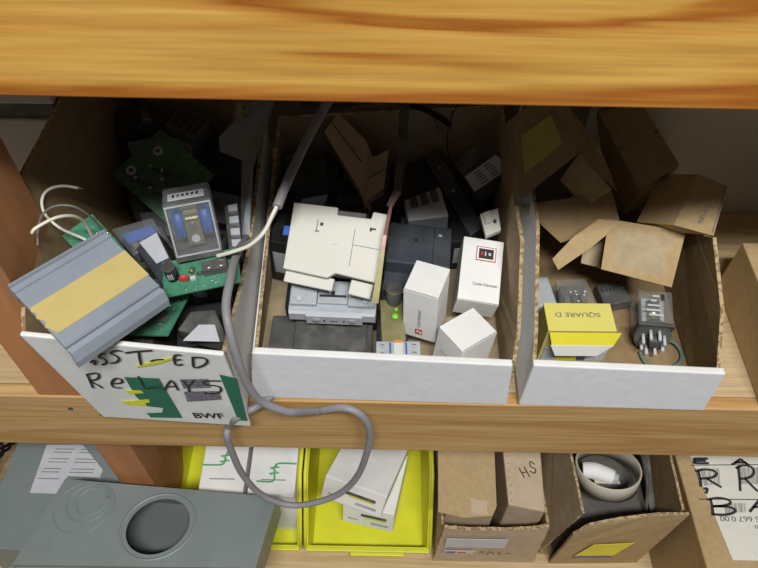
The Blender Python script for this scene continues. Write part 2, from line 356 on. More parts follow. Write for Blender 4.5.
# measured positions, metres (x right, y away, z up)
P = {'write1': [[(0.0235, 0.0841), (0.0268, 0.0883), (0.0279, 0.0869), (0.0253, 0.0813)], [(0.0392, 0.0994), (0.0356, 0.0983), (0.0328, 0.0928), (0.0363, 0.0917), (0.0358, 0.0864), (0.0309, 0.082)], [(0.0527, 0.1039), (0.0483, 0.1048), (0.0433, 0.1006), (0.0461, 0.0973), (0.0467, 0.0922), (0.0425, 0.0872), (0.0379, 0.0859)], [(0.0536, 0.1018), (0.0624, 0.105), (0.0746, 0.1079)], [(0.0641, 0.1045), (0.0624, 0.0956), (0.0609, 0.0856)], [(0.0692, 0.0919), (0.0737, 0.0947), (0.0797, 0.0962)], [(0.094, 0.1037), (0.0889, 0.1024), (0.0867, 0.0895), (0.0923, 0.091)], [(0.0879, 0.0964), (0.0927, 0.0977)], [(0.1016, 0.1017), (0.0995, 0.0873), (0.1062, 0.0904), (0.1109, 0.0969), (0.109, 0.1019), (0.1006, 0.1016)], [(0.015, 0.0667), (0.0138, 0.0559), (0.0123, 0.0439)], [(0.0143, 0.0658), (0.023, 0.0693), (0.0234, 0.0645), (0.0197, 0.0591), (0.0142, 0.0559), (0.0185, 0.0489), (0.0201, 0.0449)], [(0.0293, 0.0537), (0.0371, 0.0556), (0.0395, 0.0608), (0.0357, 0.0628), (0.0303, 0.0555), (0.0296, 0.0478), (0.0357, 0.0478)], [(0.0539, 0.0683), (0.0541, 0.0586), (0.0542, 0.0485), (0.061, 0.0511), (0.0672, 0.0519)], [(0.0687, 0.0478), (0.0779, 0.0649), (0.0796, 0.0492)], [(0.0722, 0.0542), (0.0799, 0.0561)], [(0.0869, 0.066), (0.089, 0.0572), (0.0954, 0.0671)], [(0.089, 0.0572), (0.0878, 0.0478)], [(0.1158, 0.0689), (0.1053, 0.0676), (0.1019, 0.0622), (0.1119, 0.0602), (0.1131, 0.0537), (0.1076, 0.0478), (0.0991, 0.0475)]],
 'green1': [[(0.0422, 0.064), (0.0683, 0.0653), (0.0715, -0.0016), (0.0445, -0.0045), (0.0432, 0.0032), (0.0565, 0.006), (0.0595, 0.0151), (0.0467, 0.0166), (0.0424, 0.032)], [(0.1159, 0.0773), (0.1281, 0.0729), (0.1255, 0.0003), (0.1178, 0.0011)]],
 'stamp1': [[(0.0844, 0.0665), (0.1058, 0.0701), (0.1057, 0.0569), (0.0843, 0.0524)], [(0.0832, 0.0471), (0.1112, 0.0517), (0.1107, 0.0377), (0.0824, 0.0302)]],
 'hilite1': [[(0.0565, 0.0836), (0.0698, 0.0905), (0.0861, 0.0991), (0.0859, 0.0962), (0.0708, 0.0868), (0.0566, 0.0813)], [(0.0374, 0.0437), (0.0496, 0.0436), (0.0504, 0.0402), (0.0381, 0.0377)], [(0.0271, 0.0227), (0.0518, 0.0297), (0.0515, 0.0251), (0.0472, 0.0227), (0.0471, 0.018), (0.0323, 0.0169)]],
 'bwf': [[(0.0825, -0.0), (0.1077, 0.0026), (0.1088, 0.0168)]],
 'pcb_left': [(-0.223, 0.0917, 0.125), (-0.1561, 0.0308, 0.1), (-0.1752, 0.0135, 0.098), (-0.2424, 0.0729, 0.12)],
 'relay_low': [(-0.1506, 0.0123, 0.085), (-0.143, 0.0278, 0.088), (-0.1244, 0.0301, 0.088), (-0.11, 0.0016, 0.085)],
 'relay_low_label': [(-0.1442, 0.0024, 0.0852), (-0.1345, 0.0161, 0.0865), (-0.1225, 0.0164, 0.0865), (-0.1168, 0.0022, 0.0852)],
 'relay_blue': [(-0.2234, 0.108, 0.09), (-0.1882, 0.115, 0.098), (-0.1765, 0.0971, 0.09), (-0.2008, 0.0836, 0.085)],
 'relay_white': [(-0.1972, 0.0862, 0.092), (-0.1798, 0.0986, 0.098), (-0.1634, 0.0699, 0.095), (-0.1691, 0.0512, 0.088)],
 'relay_white_label': [(-0.1937, 0.0903, 0.0935), (-0.1802, 0.097, 0.0985), (-0.1664, 0.0735, 0.0955), (-0.1754, 0.0688, 0.0935)],
 'brkA': [(-0.1354, 0.1656, 0.125), (-0.1373, 0.1774, 0.13), (-0.1112, 0.2242, 0.135), (-0.0937, 0.2248, 0.135), (-0.1062, 0.1547, 0.12), (-0.1168, 0.1628, 0.118)],
 'brkB': [(-0.1168, 0.1628, 0.118), (-0.1064, 0.1559, 0.12), (-0.1092, 0.1054, 0.075), (-0.1168, 0.1052, 0.075)],
 'relay_side': [(-0.1272, 0.1175, 0.11), (-0.1164, 0.1212, 0.11), (-0.1078, 0.0773, 0.1), (-0.1188, 0.0771, 0.1)],
 'cap_back': [(-0.2022, 0.1964, 0.13), (-0.21, 0.216, 0.14)],
 'comp_back': [(-0.1274, 0.1955, 0.14), (-0.1292, 0.2199, 0.14), (-0.1162, 0.2203, 0.14), (-0.1138, 0.1893, 0.14)],
 'wire_white_l': [(-0.2264, 0.0945, 0.15), (-0.2357, 0.0912, 0.155), (-0.2427, 0.0837, 0.158), (-0.2446, 0.0744, 0.157), (-0.2427, 0.0673, 0.15), (-0.2341, 0.063, 0.14), (-0.2222, 0.0642, 0.128), (-0.214, 0.0635, 0.12)],
 'wire_white_l2': [(-0.2362, 0.0353, 0.165), (-0.233, 0.0373, 0.168), (-0.223, 0.0468, 0.168), (-0.2168, 0.0565, 0.16), (-0.2154, 0.0648, 0.145), (-0.2169, 0.069, 0.125)],
 'wire_grey_l': [(-0.2382, 0.0367, 0.15), (-0.2396, 0.0471, 0.155), (-0.2389, 0.0597, 0.158), (-0.2321, 0.0678, 0.158), (-0.2201, 0.07, 0.155), (-0.2135, 0.0735, 0.14), (-0.2116, 0.0778, 0.12)],
 'sheath': [(-0.0408, 0.175, 0.175), (-0.0471, 0.1612, 0.172), (-0.0591, 0.1291, 0.165), (-0.0687, 0.0969, 0.16), (-0.0749, 0.0739, 0.155)],
 'wire_white_r': [(-0.0731, 0.0791, 0.157), (-0.0782, 0.0677, 0.152), (-0.083, 0.0557, 0.148), (-0.0934, 0.05, 0.14), (-0.1073, 0.0491, 0.133), (-0.12, 0.0517, 0.125)],
 'wire_black_r': [(-0.0735, 0.076, 0.157), (-0.0773, 0.0706, 0.15), (-0.0815, 0.0653, 0.146), (-0.0883, 0.0571, 0.142), (-0.0973, 0.0545, 0.137), (-0.106, 0.0553, 0.128), (-0.1147, 0.0551, 0.12)],
 'cable_a': [(-0.1112, 0.1054, 0.085), (-0.1076, 0.0711, 0.112), (-0.1064, 0.0454, 0.126), (-0.105, 0.0232, 0.133), (-0.1048, 0.0021, 0.132), (-0.1017, -0.0122, 0.125), (-0.0979, -0.0221, 0.1), (-0.0946, -0.0249, 0.07), (-0.0873, -0.0252, 0.045), (-0.0712, -0.0246, 0.03), (-0.0567, -0.0208, 0.02)],
 'cable_b': [(-0.0426, -0.008, 0.0014), (-0.0256, -0.012, 0.013), (-0.0117, -0.016, 0.0075), (-0.0052, -0.018, -0.017), (-0.0077, -0.02, -0.052), (-0.016, -0.022, -0.0979), (-0.0318, -0.024, -0.1348), (-0.0561, -0.026, -0.1568), (-0.0846, -0.026, -0.1664), (-0.1104, -0.024, -0.1464), (-0.1231, -0.022, -0.103), (-0.1266, -0.02, -0.0574), (-0.1269, -0.018, -0.0298), (-0.125, -0.012, -0.0231)],
 'carton_g1': [(-0.0418, 0.2529, 0.1), (-0.0142, 0.2078, 0.105), (-0.0184, 0.1645, 0.085), (-0.0538, 0.2297, 0.095)],
 'transq': [(0.0661, 0.1999, 0.088), (0.0834, 0.1694, 0.078), (0.1164, 0.1824, 0.098), (0.0903, 0.2109, 0.105)],
 'carton_g2': [(-0.0186, 0.1995, 0.085), (0.0068, 0.2136, 0.09), (0.0029, 0.1779, 0.075), (-0.0149, 0.1634, 0.07)],
 'blk_diag': [(0.0414, 0.2359, 0.06), (0.0549, 0.2422, 0.065), (0.0951, 0.1567, 0.05), (0.0823, 0.1486, 0.045)],
 'contactor_back': [(0.0209, 0.1631, 0.075), (0.0531, 0.1767, 0.08), (0.0609, 0.1493, 0.07), (0.0245, 0.1423, 0.07)],
 'white_bit': [(0.0856, 0.1381, 0.085), (0.1011, 0.1427, 0.088), (0.1032, 0.1245, 0.08), (0.0902, 0.1191, 0.078)],
 'dark1': [(-0.0817, 0.2554, 0.05), (-0.0323, 0.272, 0.05), (0.0042, 0.1925, 0.045), (-0.0766, 0.1904, 0.045)],
 'dark2': [(0.0134, 0.3214, 0.05), (0.0607, 0.3096, 0.05), (0.0577, 0.2214, 0.045), (0.0137, 0.2272, 0.045)],
 'dark3': [(-0.0834, 0.1658, 0.05), (-0.0788, 0.2296, 0.06), (-0.0495, 0.2218, 0.055), (-0.0557, 0.1665, 0.05)],
 'wire_t1': [(0.0465, 0.2706, 0.1), (0.0507, 0.2428, 0.095), (0.0613, 0.2182, 0.08)],
 'wire_k': [(0.0739, 0.2644, 0.11), (0.0649, 0.2454, 0.105), (0.061, 0.2305, 0.09), (0.0637, 0.2197, 0.075)],
 'cable_k': [(-0.0674, 0.1861, 0.16), (-0.0407, 0.1882, 0.155), (-0.019, 0.2046, 0.15), (0.0134, 0.2187, 0.14), (0.044, 0.2428, 0.11), (0.0647, 0.2494, 0.09)],
 'rail': [(0.019, 0.2098, 0.15), (0.0157, 0.1374, 0.14), (0.0127, 0.112, 0.135), (0.0073, 0.1007, 0.132), (0.0038, 0.0757, 0.125), (-0.0028, 0.0372, 0.09)],
 'term_block': [(-0.0015, 0.0236, 0.058), (0.0332, 0.0244, 0.058), (0.0338, 0.0111, 0.057), (-0.0012, 0.0094, 0.057)],
 'socket': [(0.0106, 0.0727, 0.07), (0.0117, 0.0628, 0.06), (0.0081, 0.0432, 0.045)],
 'socketplate': [(0.0011, 0.07, 0.05), (0.0196, 0.0704, 0.05), (0.0228, 0.0337, 0.045), (0.0034, 0.0307, 0.04)],
 'blue_tab': [(-0.0832, 0.0967, 0.098), (-0.0748, 0.0951, 0.1), (-0.0747, 0.0841, 0.098), (-0.0823, 0.0867, 0.096)],
 'relay_g': [(0.1356, 0.1128, 0.03), (0.1522, 0.1155, 0.03), (0.1567, 0.0868, 0.028), (0.1366, 0.0809, 0.028)],
 'relay_c1': [(0.1573, 0.1082, 0.035), (0.1843, 0.11, 0.035), (0.1911, 0.0836, 0.032), (0.1584, 0.0807, 0.032)],
 'junk3': [(0.198, 0.1152, 0.02), (0.22, 0.1189, 0.022), (0.229, 0.0978, 0.02), (0.2024, 0.0919, 0.018)],
 'cartonL': [(0.1026, 0.1464, 0.17), (0.1266, 0.1644, 0.185), (0.1573, 0.1455, 0.15), (0.1094, 0.1108, 0.13)],
 'carton_brown2': [(0.1903, 0.2217, 0.13), (0.2253, 0.2266, 0.14), (0.2522, 0.166, 0.12), (0.2224, 0.1557, 0.1)],
 'loop3': [(0.2288, 0.0516, 0.006), (0.2309, 0.0415, 0.006), (0.2382, 0.0357, 0.006), (0.256, 0.0381, 0.006), (0.2646, 0.0484, 0.006), (0.2614, 0.0594, 0.008), (0.2503, 0.0628, 0.012)],
 'litq': [(0.2325, 0.1003, 0.116), (0.2598, 0.0876, 0.118), (0.2786, 0.1311, 0.13), (0.2602, 0.1467, 0.128)],
 'litd': [(0.216, 0.1274, 0.09)],
 'flapq': [(0.1832, 0.0876, 0.075), (0.2399, 0.0737, 0.07), (0.251, 0.1104, 0.098), (0.1874, 0.117, 0.104)],
 'flapend': [(0.1874, 0.117, 0.104), (0.1965, 0.112, 0.106), (0.1712, 0.0955, 0.092), (0.1457, 0.0816, 0.08), (0.1405, 0.0881, 0.086), (0.1579, 0.1029, 0.098), (0.1766, 0.1129, 0.108)],
 'sideR': [(0.1336, 0.1962, 0.163), (0.1489, 0.2006, 0.16), (0.1807, 0.1657, 0.135), (0.1972, 0.1424, 0.11), (0.1637, 0.1628, 0.135)],
 'labface': [(0.1136, 0.1258, 0.115), (0.1637, 0.1628, 0.135), (0.137, 0.2002, 0.165), (0.1083, 0.186, 0.15)],
 'cartonL2': [(0.1443, 0.1408, 0.05)],
 'lablabel': [(0.1154, 0.1378, 0.1215), (0.1555, 0.1684, 0.1385), (0.1442, 0.1833, 0.151), (0.1151, 0.1591, 0.137)],
 'flapA': [(0.1658, 0.1685, 0.13), (0.1534, 0.1609, 0.105), (0.1736, 0.139, 0.095), (0.1935, 0.1447, 0.11)],
 'flapB': [(0.1304, 0.1611, 0.085), (0.148, 0.144, 0.078), (0.1718, 0.1677, 0.082), (0.1557, 0.1868, 0.095)],
 'flapC': [(0.1185, 0.1399, 0.095), (0.1541, 0.1155, 0.075), (0.2024, 0.1271, 0.09), (0.1954, 0.1475, 0.105)],
 'lowtop': [(-0.0593, 0.0531, -0.28), (0.0143, 0.031, -0.288), (0.0457, 0.0955, -0.306), (-0.0503, 0.0904, -0.298)],
 'hs_l': [(0.0638, 0.0679, -0.25), (0.1391, 0.0695, -0.25), (0.1358, -0.0074, -0.25), (0.0692, -0.0087, -0.25)],
 'cable_mid': [(-0.0488, -0.006, -0.0044)],
 'cable_tail': [(-0.1206, -0.0214, -0.004), (-0.1141, -0.0184, 0.0045), (-0.1052, -0.0119, 0.0045), (-0.0945, -0.0053, 0.0045), (-0.0871, 0.0023, 0.0045)],
 'mbox': [(-0.3518, 0.0282, -0.245), (-0.1096, 0.012, -0.245), (-0.1242, -0.0649, -0.245), (-0.3799, -0.0666, -0.245)],
 'encl': [(-0.4624, 0.1071, -0.33), (-0.4673, 0.0467, -0.33), (-0.4428, -0.0237, -0.33), (-0.3707, -0.027, -0.33)],
 'encl_label': [(-0.4117, 0.0934, -0.2985), (-0.3668, 0.0943, -0.2985), (-0.3335, 0.0621, -0.2985), (-0.3345, 0.0519, -0.2985), (-0.3739, 0.0536, -0.2985), (-0.3769, 0.031, -0.2985), (-0.413, 0.0316, -0.2985)],
 'ko1': [(-0.3203, -0.0001, -0.245), (-0.3457, -0.0006, -0.245), (-0.2938, 0.0004, -0.245), (-0.324, 0.0135, -0.245), (-0.3167, -0.0135, -0.245)],
 'ko2': [(-0.2356, -0.0229, -0.245), (-0.2758, -0.0236, -0.245), (-0.1955, -0.0221, -0.245), (-0.2419, 0.0071, -0.245), (-0.2296, -0.0515, -0.245)],
 'wb1': [(-0.2076, 0.0837, -0.28), (-0.1623, 0.0834, -0.28), (-0.1532, 0.0246, -0.28), (-0.2102, 0.0356, -0.28)],
 'wb2': [(-0.1501, 0.0836, -0.28), (-0.0926, 0.0835, -0.28), (-0.0925, 0.027, -0.28), (-0.1522, 0.0258, -0.28)],
 'sym1': [(-0.2086, 0.0632, -0.28), (-0.1859, 0.0637, -0.28), (-0.1821, 0.0681, -0.28), (-0.1823, 0.0736, -0.28), (-0.1809, 0.0786, -0.28), (-0.1784, 0.0826, -0.28)],
 'sym2': [(-0.1412, 0.0441, -0.28), (-0.1218, 0.0441, -0.28), (-0.1207, 0.0531, -0.28), (-0.1215, 0.0606, -0.28), (-0.117, 0.0666, -0.28), (-0.0953, 0.0666, -0.28)],
 'ring': [(0.234, 0.0449, -0.26), (0.3125, 0.0464, -0.26), (0.2682, 0.0159, -0.26), (0.2797, 0.0769, -0.26)],
 'lab_brea': [(0.3711, 0.0705, -0.25), (0.4505, 0.0721, -0.25), (0.4125, -0.0473, -0.25), (0.384, -0.0458, -0.25)],
 'brea': [[(0.3729, 0.0347, -0.25), (0.3745, 0.0446, -0.25), (0.375, 0.0547, -0.25)], [(0.3715, 0.0532, -0.25), (0.3821, 0.0559, -0.25), (0.3923, 0.0547, -0.25), (0.3952, 0.0511, -0.25), (0.3908, 0.047, -0.25), (0.3823, 0.0452, -0.25), (0.3745, 0.0446, -0.25)], [(0.3818, 0.0452, -0.25), (0.3887, 0.0399, -0.25), (0.3963, 0.0347, -0.25)], [(0.378, 0.003, -0.25), (0.3794, 0.0119, -0.25), (0.3796, 0.0209, -0.25)], [(0.3762, 0.0199, -0.25), (0.3897, 0.022, -0.25), (0.4, 0.0199, -0.25), (0.401, 0.0163, -0.25), (0.3937, 0.0133, -0.25), (0.3801, 0.0123, -0.25)], [(0.3801, 0.0123, -0.25), (0.3953, 0.0122, -0.25), (0.4041, 0.0092, -0.25), (0.4011, 0.0053, -0.25), (0.391, 0.0029, -0.25), (0.3763, 0.003, -0.25)], [(0.4165, 0.0306, -0.25), (0.4202, 0.0453, -0.25), (0.423, 0.0603, -0.25)], [(0.4196, 0.0581, -0.25), (0.4295, 0.0619, -0.25), (0.4381, 0.06, -0.25), (0.4397, 0.0546, -0.25), (0.4349, 0.0486, -0.25), (0.4271, 0.046, -0.25), (0.4202, 0.0453, -0.25)], [(0.4266, 0.046, -0.25), (0.4313, 0.0382, -0.25), (0.4367, 0.0305, -0.25)], [(0.4198, 0.0067, -0.25), (0.4287, 0.0147, -0.25), (0.436, 0.0213, -0.25)], [(0.436, 0.0213, -0.25), (0.4381, 0.0141, -0.25), (0.4417, 0.0071, -0.25)], [(0.4253, 0.0122, -0.25), (0.4332, 0.0126, -0.25), (0.4408, 0.0122, -0.25)], [(0.3902, 0.0694, -0.25), (0.3809, 0.0693, -0.25), (0.3738, 0.0688, -0.25), (0.3736, 0.0662, -0.25), (0.3724, 0.0637, -0.25), (0.3793, 0.0634, -0.25), (0.3898, 0.0637, -0.25)], [(0.3736, 0.0662, -0.25), (0.3801, 0.0665, -0.25), (0.3871, 0.0666, -0.25)], [(0.4163, 0.0622, -0.25), (0.4233, 0.0663, -0.25), (0.429, 0.0697, -0.25)], [(0.429, 0.0697, -0.25), (0.4318, 0.0661, -0.25), (0.4361, 0.0626, -0.25)], [(0.4206, 0.065, -0.25), (0.4277, 0.0653, -0.25), (0.4346, 0.0652, -0.25)], [(0.3754, 0.0323, -0.25), (0.3796, 0.0328, -0.25), (0.3765, 0.0269, -0.25)]],
 'brea_lines': [[(0.3686, 0.061, -0.25), (0.4478, 0.0634, -0.25)], [(0.3675, 0.0204, -0.25), (0.4344, 0.0213, -0.25)]],
 'brea_bars': [[(0.3724, 0.0572, -0.25), (0.4017, 0.0578, -0.25), (0.3975, 0.0389, -0.25), (0.3728, 0.0359, -0.25)], [(0.4228, 0.0595, -0.25), (0.4468, 0.06, -0.25), (0.4403, 0.0397, -0.25), (0.4191, 0.0393, -0.25)], [(0.3932, 0.0157, -0.25), (0.4196, 0.0174, -0.25), (0.4174, 0.0066, -0.25), (0.3925, 0.005, -0.25)]]}

# ------------------------------------------------------------------ the shelf rack and the room
def structure(name, mb):
    o = mb.build(name); o['kind'] = 'structure'; return o
structure('wall_back', MB().box((6, .05, 3.6), (0, .345, .8), m='wall'))
structure('floor', MB().box((6, 4, .05), (0, -1.6, -1.025), m='floor'))

rack = thing('wooden_shelving', 'open wooden shelf rack with pine front boards and an orange-brown upright post', 'shelf', (0, 0, -.4))
for z, fm in ((.396, 'pine_up'), (0, 'pine_mid')):
    MB().box((2.2, .297, .016), (0, .161, z - .008), m='ply').build('shelf_board', rack, True)
    MB().box((2.2, .012, .091), (0, .006, z - .0455), m=fm).build('front_board', rack, True, bevel=.0012)
MB().box((2.2, .48, .018), (0, .07, -.409), m='ply').build('shelf_board', rack, True)
MB().box((2.2, .02, .09), (0, -.178, -.445), m='pine_mid').build('front_board', rack, True, bevel=.0012)
# upright: a 2x4 between the boards
for z0, z1 in ((-1., -.4181), (-.3999, -.0161), (.0001, .3799)):
    MB().box((.038, .09 if z1 < 0 else .066, z1 - z0), (-.2765 if z1 < 0 else -.2635, .078 if z1 < 0 else .0342, (z0 + z1) / 2), m='post').build('upright_post', rack, True, bevel=.0015)
for x in (-.262, -.238, -.205):   # nail heads
    MB().cyl(.0022, .0006, (x, -.0003, -.03 if x != -.262 else -.02), (90, 0, 0), 'dust_black').build('nail_head', rack, True)

# things standing behind the row of boxes
e = thing('metal_enclosure', 'grey metal enclosure with a lidded top standing behind the timber post at far left', 'enclosure', (-.35, .235, 0))
MB().box((.17, .12, .148), (0, 0, .074), m='cool_grey', bev=.002).build('body', e)
MB().box((.178, .13, .030), (0, 0, .182), m='cool_grey', bev=.002).build('lid', e)
MB().box((.165, .116, .018), (0, 0, .1575), m='dust_black').build('lid_shadow', e)  # dark strip standing in for the shadow under the lid rim
e = thing('metal_enclosure', 'tall plain dull grey metal box standing behind the open cartons at far right', 'enclosure', (.34, .262, 0))
MB().box((.31, .07, .235), (0, 0, .1175), m='enclosure_back').build('body', e, bevel=.002)
MB().cyl(.002, .002, (-.10, -.036, .17), (90, 0, 0), 'steel').build('screw', e)

# ------------------------------------------------------------------ three cut-down bin boxes
def bin_box(label, base, fl, fr, left, right, back_top, th=.003, outer='white_card', inner='card', front='white_face', lip=.006, drop=0):
    """base = 4 floor corners FL FR BR BL; fl, fr = tops of the front panel; left/right = top outline points front to back"""
    FL, FR, BR, BL = [V(p) for p in base]
    t = thing('parts_box', label, 'box', mean(base) - V((0, 0, .001)))
    up = V((0, 0, th))
    fi = V((0, lip + .0015, 0))
    MB().sheet([FL + fi, FR + fi, BR, BL], th, inner, inner, 'edge').build('base_panel', t, True)
    d = V((0, .0035, 0))
    fb = MB()
    # front panel folded double: outer face, top fold, inner face
    fl, fr = V(fl), V(fr)
    ctr = mean(base) + V((0, 0, .05)); dn = (fl - FL).normalized() * drop
    fb.sheet_out([FL - dn, FR - dn, fr, fl], lip, front, 'white_card', 'white_card', ctr)
    fb.build('front_panel', t, True, bevel=.0012)
    s = MB(); s.sheet_out([FL + up + d] + [BL + up] + [V(p) for p in left[::-1]], th, outer, inner, 'edge', ctr, jit=.0004)
    # outline runs bottom-front, bottom-back, back-top ... front-top: seen from outside (left)
    s.build('side_panel', t, True)
    s = MB(); s.sheet_out([BR + up, FR + up + d] + [V(p) for p in right], th, outer, inner, 'edge', ctr, jit=.0004)
    s.build('side_panel', t, True)
    s = MB(); s.sheet_out([BL + up, BR + up, V(back_top[1]), V(back_top[0])], th, outer, inner, 'edge', ctr, jit=.0004)
    s.build('back_panel', t, True)
    return t

b1 = bin_box('white and green printed box with handwritten marker words, leftmost box on the middle shelf', 
    [(-.230, -.013, .003), (-.106, -.019, .003), (-.108, .250, .003), (-.238, .254, .003)],
    (-.247, -.016, .117), (-.1075, -.0217, .105),
    [(-.247, -.012, .116), (-.2525, .074, .181), (-.2525, .250, .172)],
    [(-.1075, -.014, .100), (-.1065, .06, .086), (-.1065, .10, .083), (-.109, .245, .098)],
    [(-.252, .252, .172), (-.109, .247, .120)], front='print_white', lip=.004, inner='card_dark', drop=.013)
bl, br, tl = (-.230, -.013, .003), (-.106, -.019, .003), (-.247, -.016, .117)
def on1(key): return uv3((-.230, -.013, .002), (-.106, -.019, .002), tl, P[key])
L, N1, U1, W1 = on1('green1')
[MB().sheet([p + N1 * .0007 for p in q], .0002, 'green_ink').build('green_print', b1, True) for q in L]
L, *_ = on1('hilite1'); [MB().sheet([p + N1 * .0011 for p in q], .0002, 'hilite').build('highlighter_mark', b1, True) for q in L]
L, *_ = on1('stamp1'); [MB().sheet([p + N1 * .0011 for p in q], .0002, 'marker_purple').build('ink_stamp', b1, True) for q in L]
L, *_ = on1('write1'); MB().strokes(L, N1, .0021, 'marker', .0016).build('handwriting', b1, True)
L, *_ = on1('bwf'); a, b_, c_ = L[0]
text(b1, 'BWF', a + N1 * .0007, b_ - a, W1, (b_ - a).length, .0098, 'black_ink', bold=.03)

b2 = bin_box('plain white-fronted cardboard box of relays and contactors, middle of the three on the shelf',
    [(-.104, .0015, .003), (.108, -.001, .003), (.110, .255, .003), (-.102, .255, .003)],
    (-.0945, .0, .074), (.1025, -.002, .0665),
    [(-.0985, .009, .062), (-.099, .024, .046), (-.0985, .12, .068), (-.099, .25, .094)],
    [(.1075, .008, .058), (.112, .03, .066), (.1135, .086, .109), (.1125, .25, .110)],
    [(-.099, .253, .094), (.1125, .253, .112)], inner='card_grey')
b3 = bin_box('plain white-fronted box holding open brown cartons, rightmost of the three on the middle shelf',
    [(.1175, -.001, .003), (.2705, -.003, .003), (.272, .250, .003), (.121, .250, .003)],
    (.1185, -.001, .066), (.2655, -.003, .062),
    [(.1195, .006, .060), (.1235, .03, .062), (.1275, .11, .101), (.1275, .25, .115)],
    [(.2665, .006, .055), (.2675, .04, .085), (.267, .094, .109), (.270, .108, .095), (.271, .14, .085), (.272, .25, .06)],
    [(.1275, .252, .115), (.272, .252, .06)], inner='card_dark')

# ------------------------------------------------------------------ carton far right
t = thing('cardboard_carton', 'closed brown cardboard carton at the right edge, right of the white-fronted boxes', 'box', (.40, .067, 0))
mb = MB().box((.16, .132, .06), (0.0, 0, .030), m='card', bev=.0012); mb.build('body', t)
t.location = (.400, .067, 0.0005)
MB().box((.158, .0008, .0006), (0, 0, .0604), m='card_grey').build('flap_seam', t)

# ------------------------------------------------------------------ contents of the handwritten box
def fitthing(name, label, cat, loc, rot, dims, group=None):
    m = Euler([R(a) for a in rot]).to_matrix(); l = V(loc) - m @ V((0, 0, dims[2] / 2))
    return thing(name, label, cat, l, rot, group)

# grey rail cover with a worn yellow strip
a, b, c = .0745, .0705, .012
t = fitthing('trunking_cover', 'grey ribbed plastic channel with a worn yellow stripe lying across the handwritten box', 'channel', (-.1978, .0065, .1335), (14.6, 5.6, 51.0), (a, b, c))
h = b / 2; z = c
prof = [(-h - .001, z - .0115), (-h + .001, z - .0115), (-h + .0055, z - .005), (-h + .0065, z - .003), (h - .009, z - .003), (h - .0085, z - .0085), (h - .001, z - .0085), (h, z - .0075),
        (h + .0005, z + .0014), (h - .0012, z + .0018), (h - .0022, z - .0002), (h - .0052, z - .0002), (h - .0060, z + .0012), (h - .0072, z + .0012), (h - .0078, z), (-h + .0125, z), (-h + .0118, z + .0010), (-h + .0106, z + .0010), (-h + .0100, z - .0016), (-h + .0082, z - .0016), (-h + .0076, z + .0004), (-h + .0052, z), (-h + .0005, z - .0060)]
MB().extrude_profile(prof, -a / 2, a / 2, 'grey_plastic').build('channel_body', t)
mb = MB(); ys0, ys1 = -.013, .013
pts = [(a / 2 + .0004, ys0, z), (a / 2 + .0004, ys1, z)] + [(-a / 2 + dx, ys1 - k * .0029, z) for k, dx in enumerate((.001, -.0005, .0015, -.001, .0008, .0022, -.0008, .001, .002))] + [(-a / 2 + .003, ys0, z)]
mb.sheet([(x, y, zz + .0006) for x, y, zz in pts], .0008, 'yellow_strip').build('yellow_stripe', t)

def screw(mb, c, r=.0022, m='steel', n=(0, 0, 0)):
    mb.cyl(r, .0012, c, n, m, 16); mb.box((r * 1.5, r * .3, .0003), (c[0], c[1], c[2] + .0007), n, 'dust_black'); return mb

# front relay board
def board_mb(w, d, m='pcb'):
    mb = MB(); mb.box((w, d, .0016), (0, 0, .0008), m=m, bev=.0002); return mb
t = fitthing('relay_board', 'small green circuit board with an upright clear relay, black capacitor and red component', 'circuit board', (-.1325, .0450, .1135), (3.7, -5.2, 12.4), (.056, .028, .0016))
board_mb(.057, .032).build('board', t)
mb = MB().cyl(.0046, .0145, (-.0205, .0, .0085), (0, 0, 0), 'marker', 24).cyl(.0047, .002, (-.0205, 0, .0150), (0, 0, 0), 'dust_black', 24).cyl(.0038, .0004, (-.0205, 0, .0163), (0, 0, 0), 'steel', 24)
for k in range(3): mb.box((.0008, .0012, .005), (-.0222 + k * .0014, -.0046, .0085), m='label')
mb.build('capacitor', t, label='black cylindrical capacitor')
MB().sphere(.0036, (-.0125, -.0045, .0042), 'red', (1.1, .55, 1)).build('ceramic_disc', t, label='red disc component')
MB().cyl(.0019, .004, (-.0065, .0015, .0036), (0, 90, 70), 'brass').cyl(.0013, .0045, (-.0005, -.002, .003), (0, 90, 0), 'dust_black').box((.004, .003, .002), (-.006, -.005, .0026), m='label').build('resistor', t)
tb = MB().box((.0185, .0085, .0075), (.0115, -.001, .0054), m='dust_black', bev=.0004).build('terminal_block', t)
for x in (.007, .016):
    screw(MB(), (x, -.001, .0098), .0029).box((.006, .0065, .0006), (x, -.001, .0093), m='steel').build('terminal_screw', tb)
mb = MB(); [mb.sphere(.0007, (random.uniform(-.026, .026), random.uniform(-.014, -.009), .0017), 'steel', (1, 1, .5)) for _ in range(14)]; mb.build('solder_joints', t)
# the clear relay stands on the board
rl = bpy.data.objects.new('clear_relay', None); COL.objects.link(rl); rl.parent = t
mw = Matrix.LocRotScale(V((-.1404, .0766, .1365)), Euler((R(68.8), R(.2), R(16.3))), None)
loc = wmat(t).inverted() @ mw; rl.matrix_local = loc
rl.location = loc.to_translation(); rl.rotation_euler = loc.to_euler()
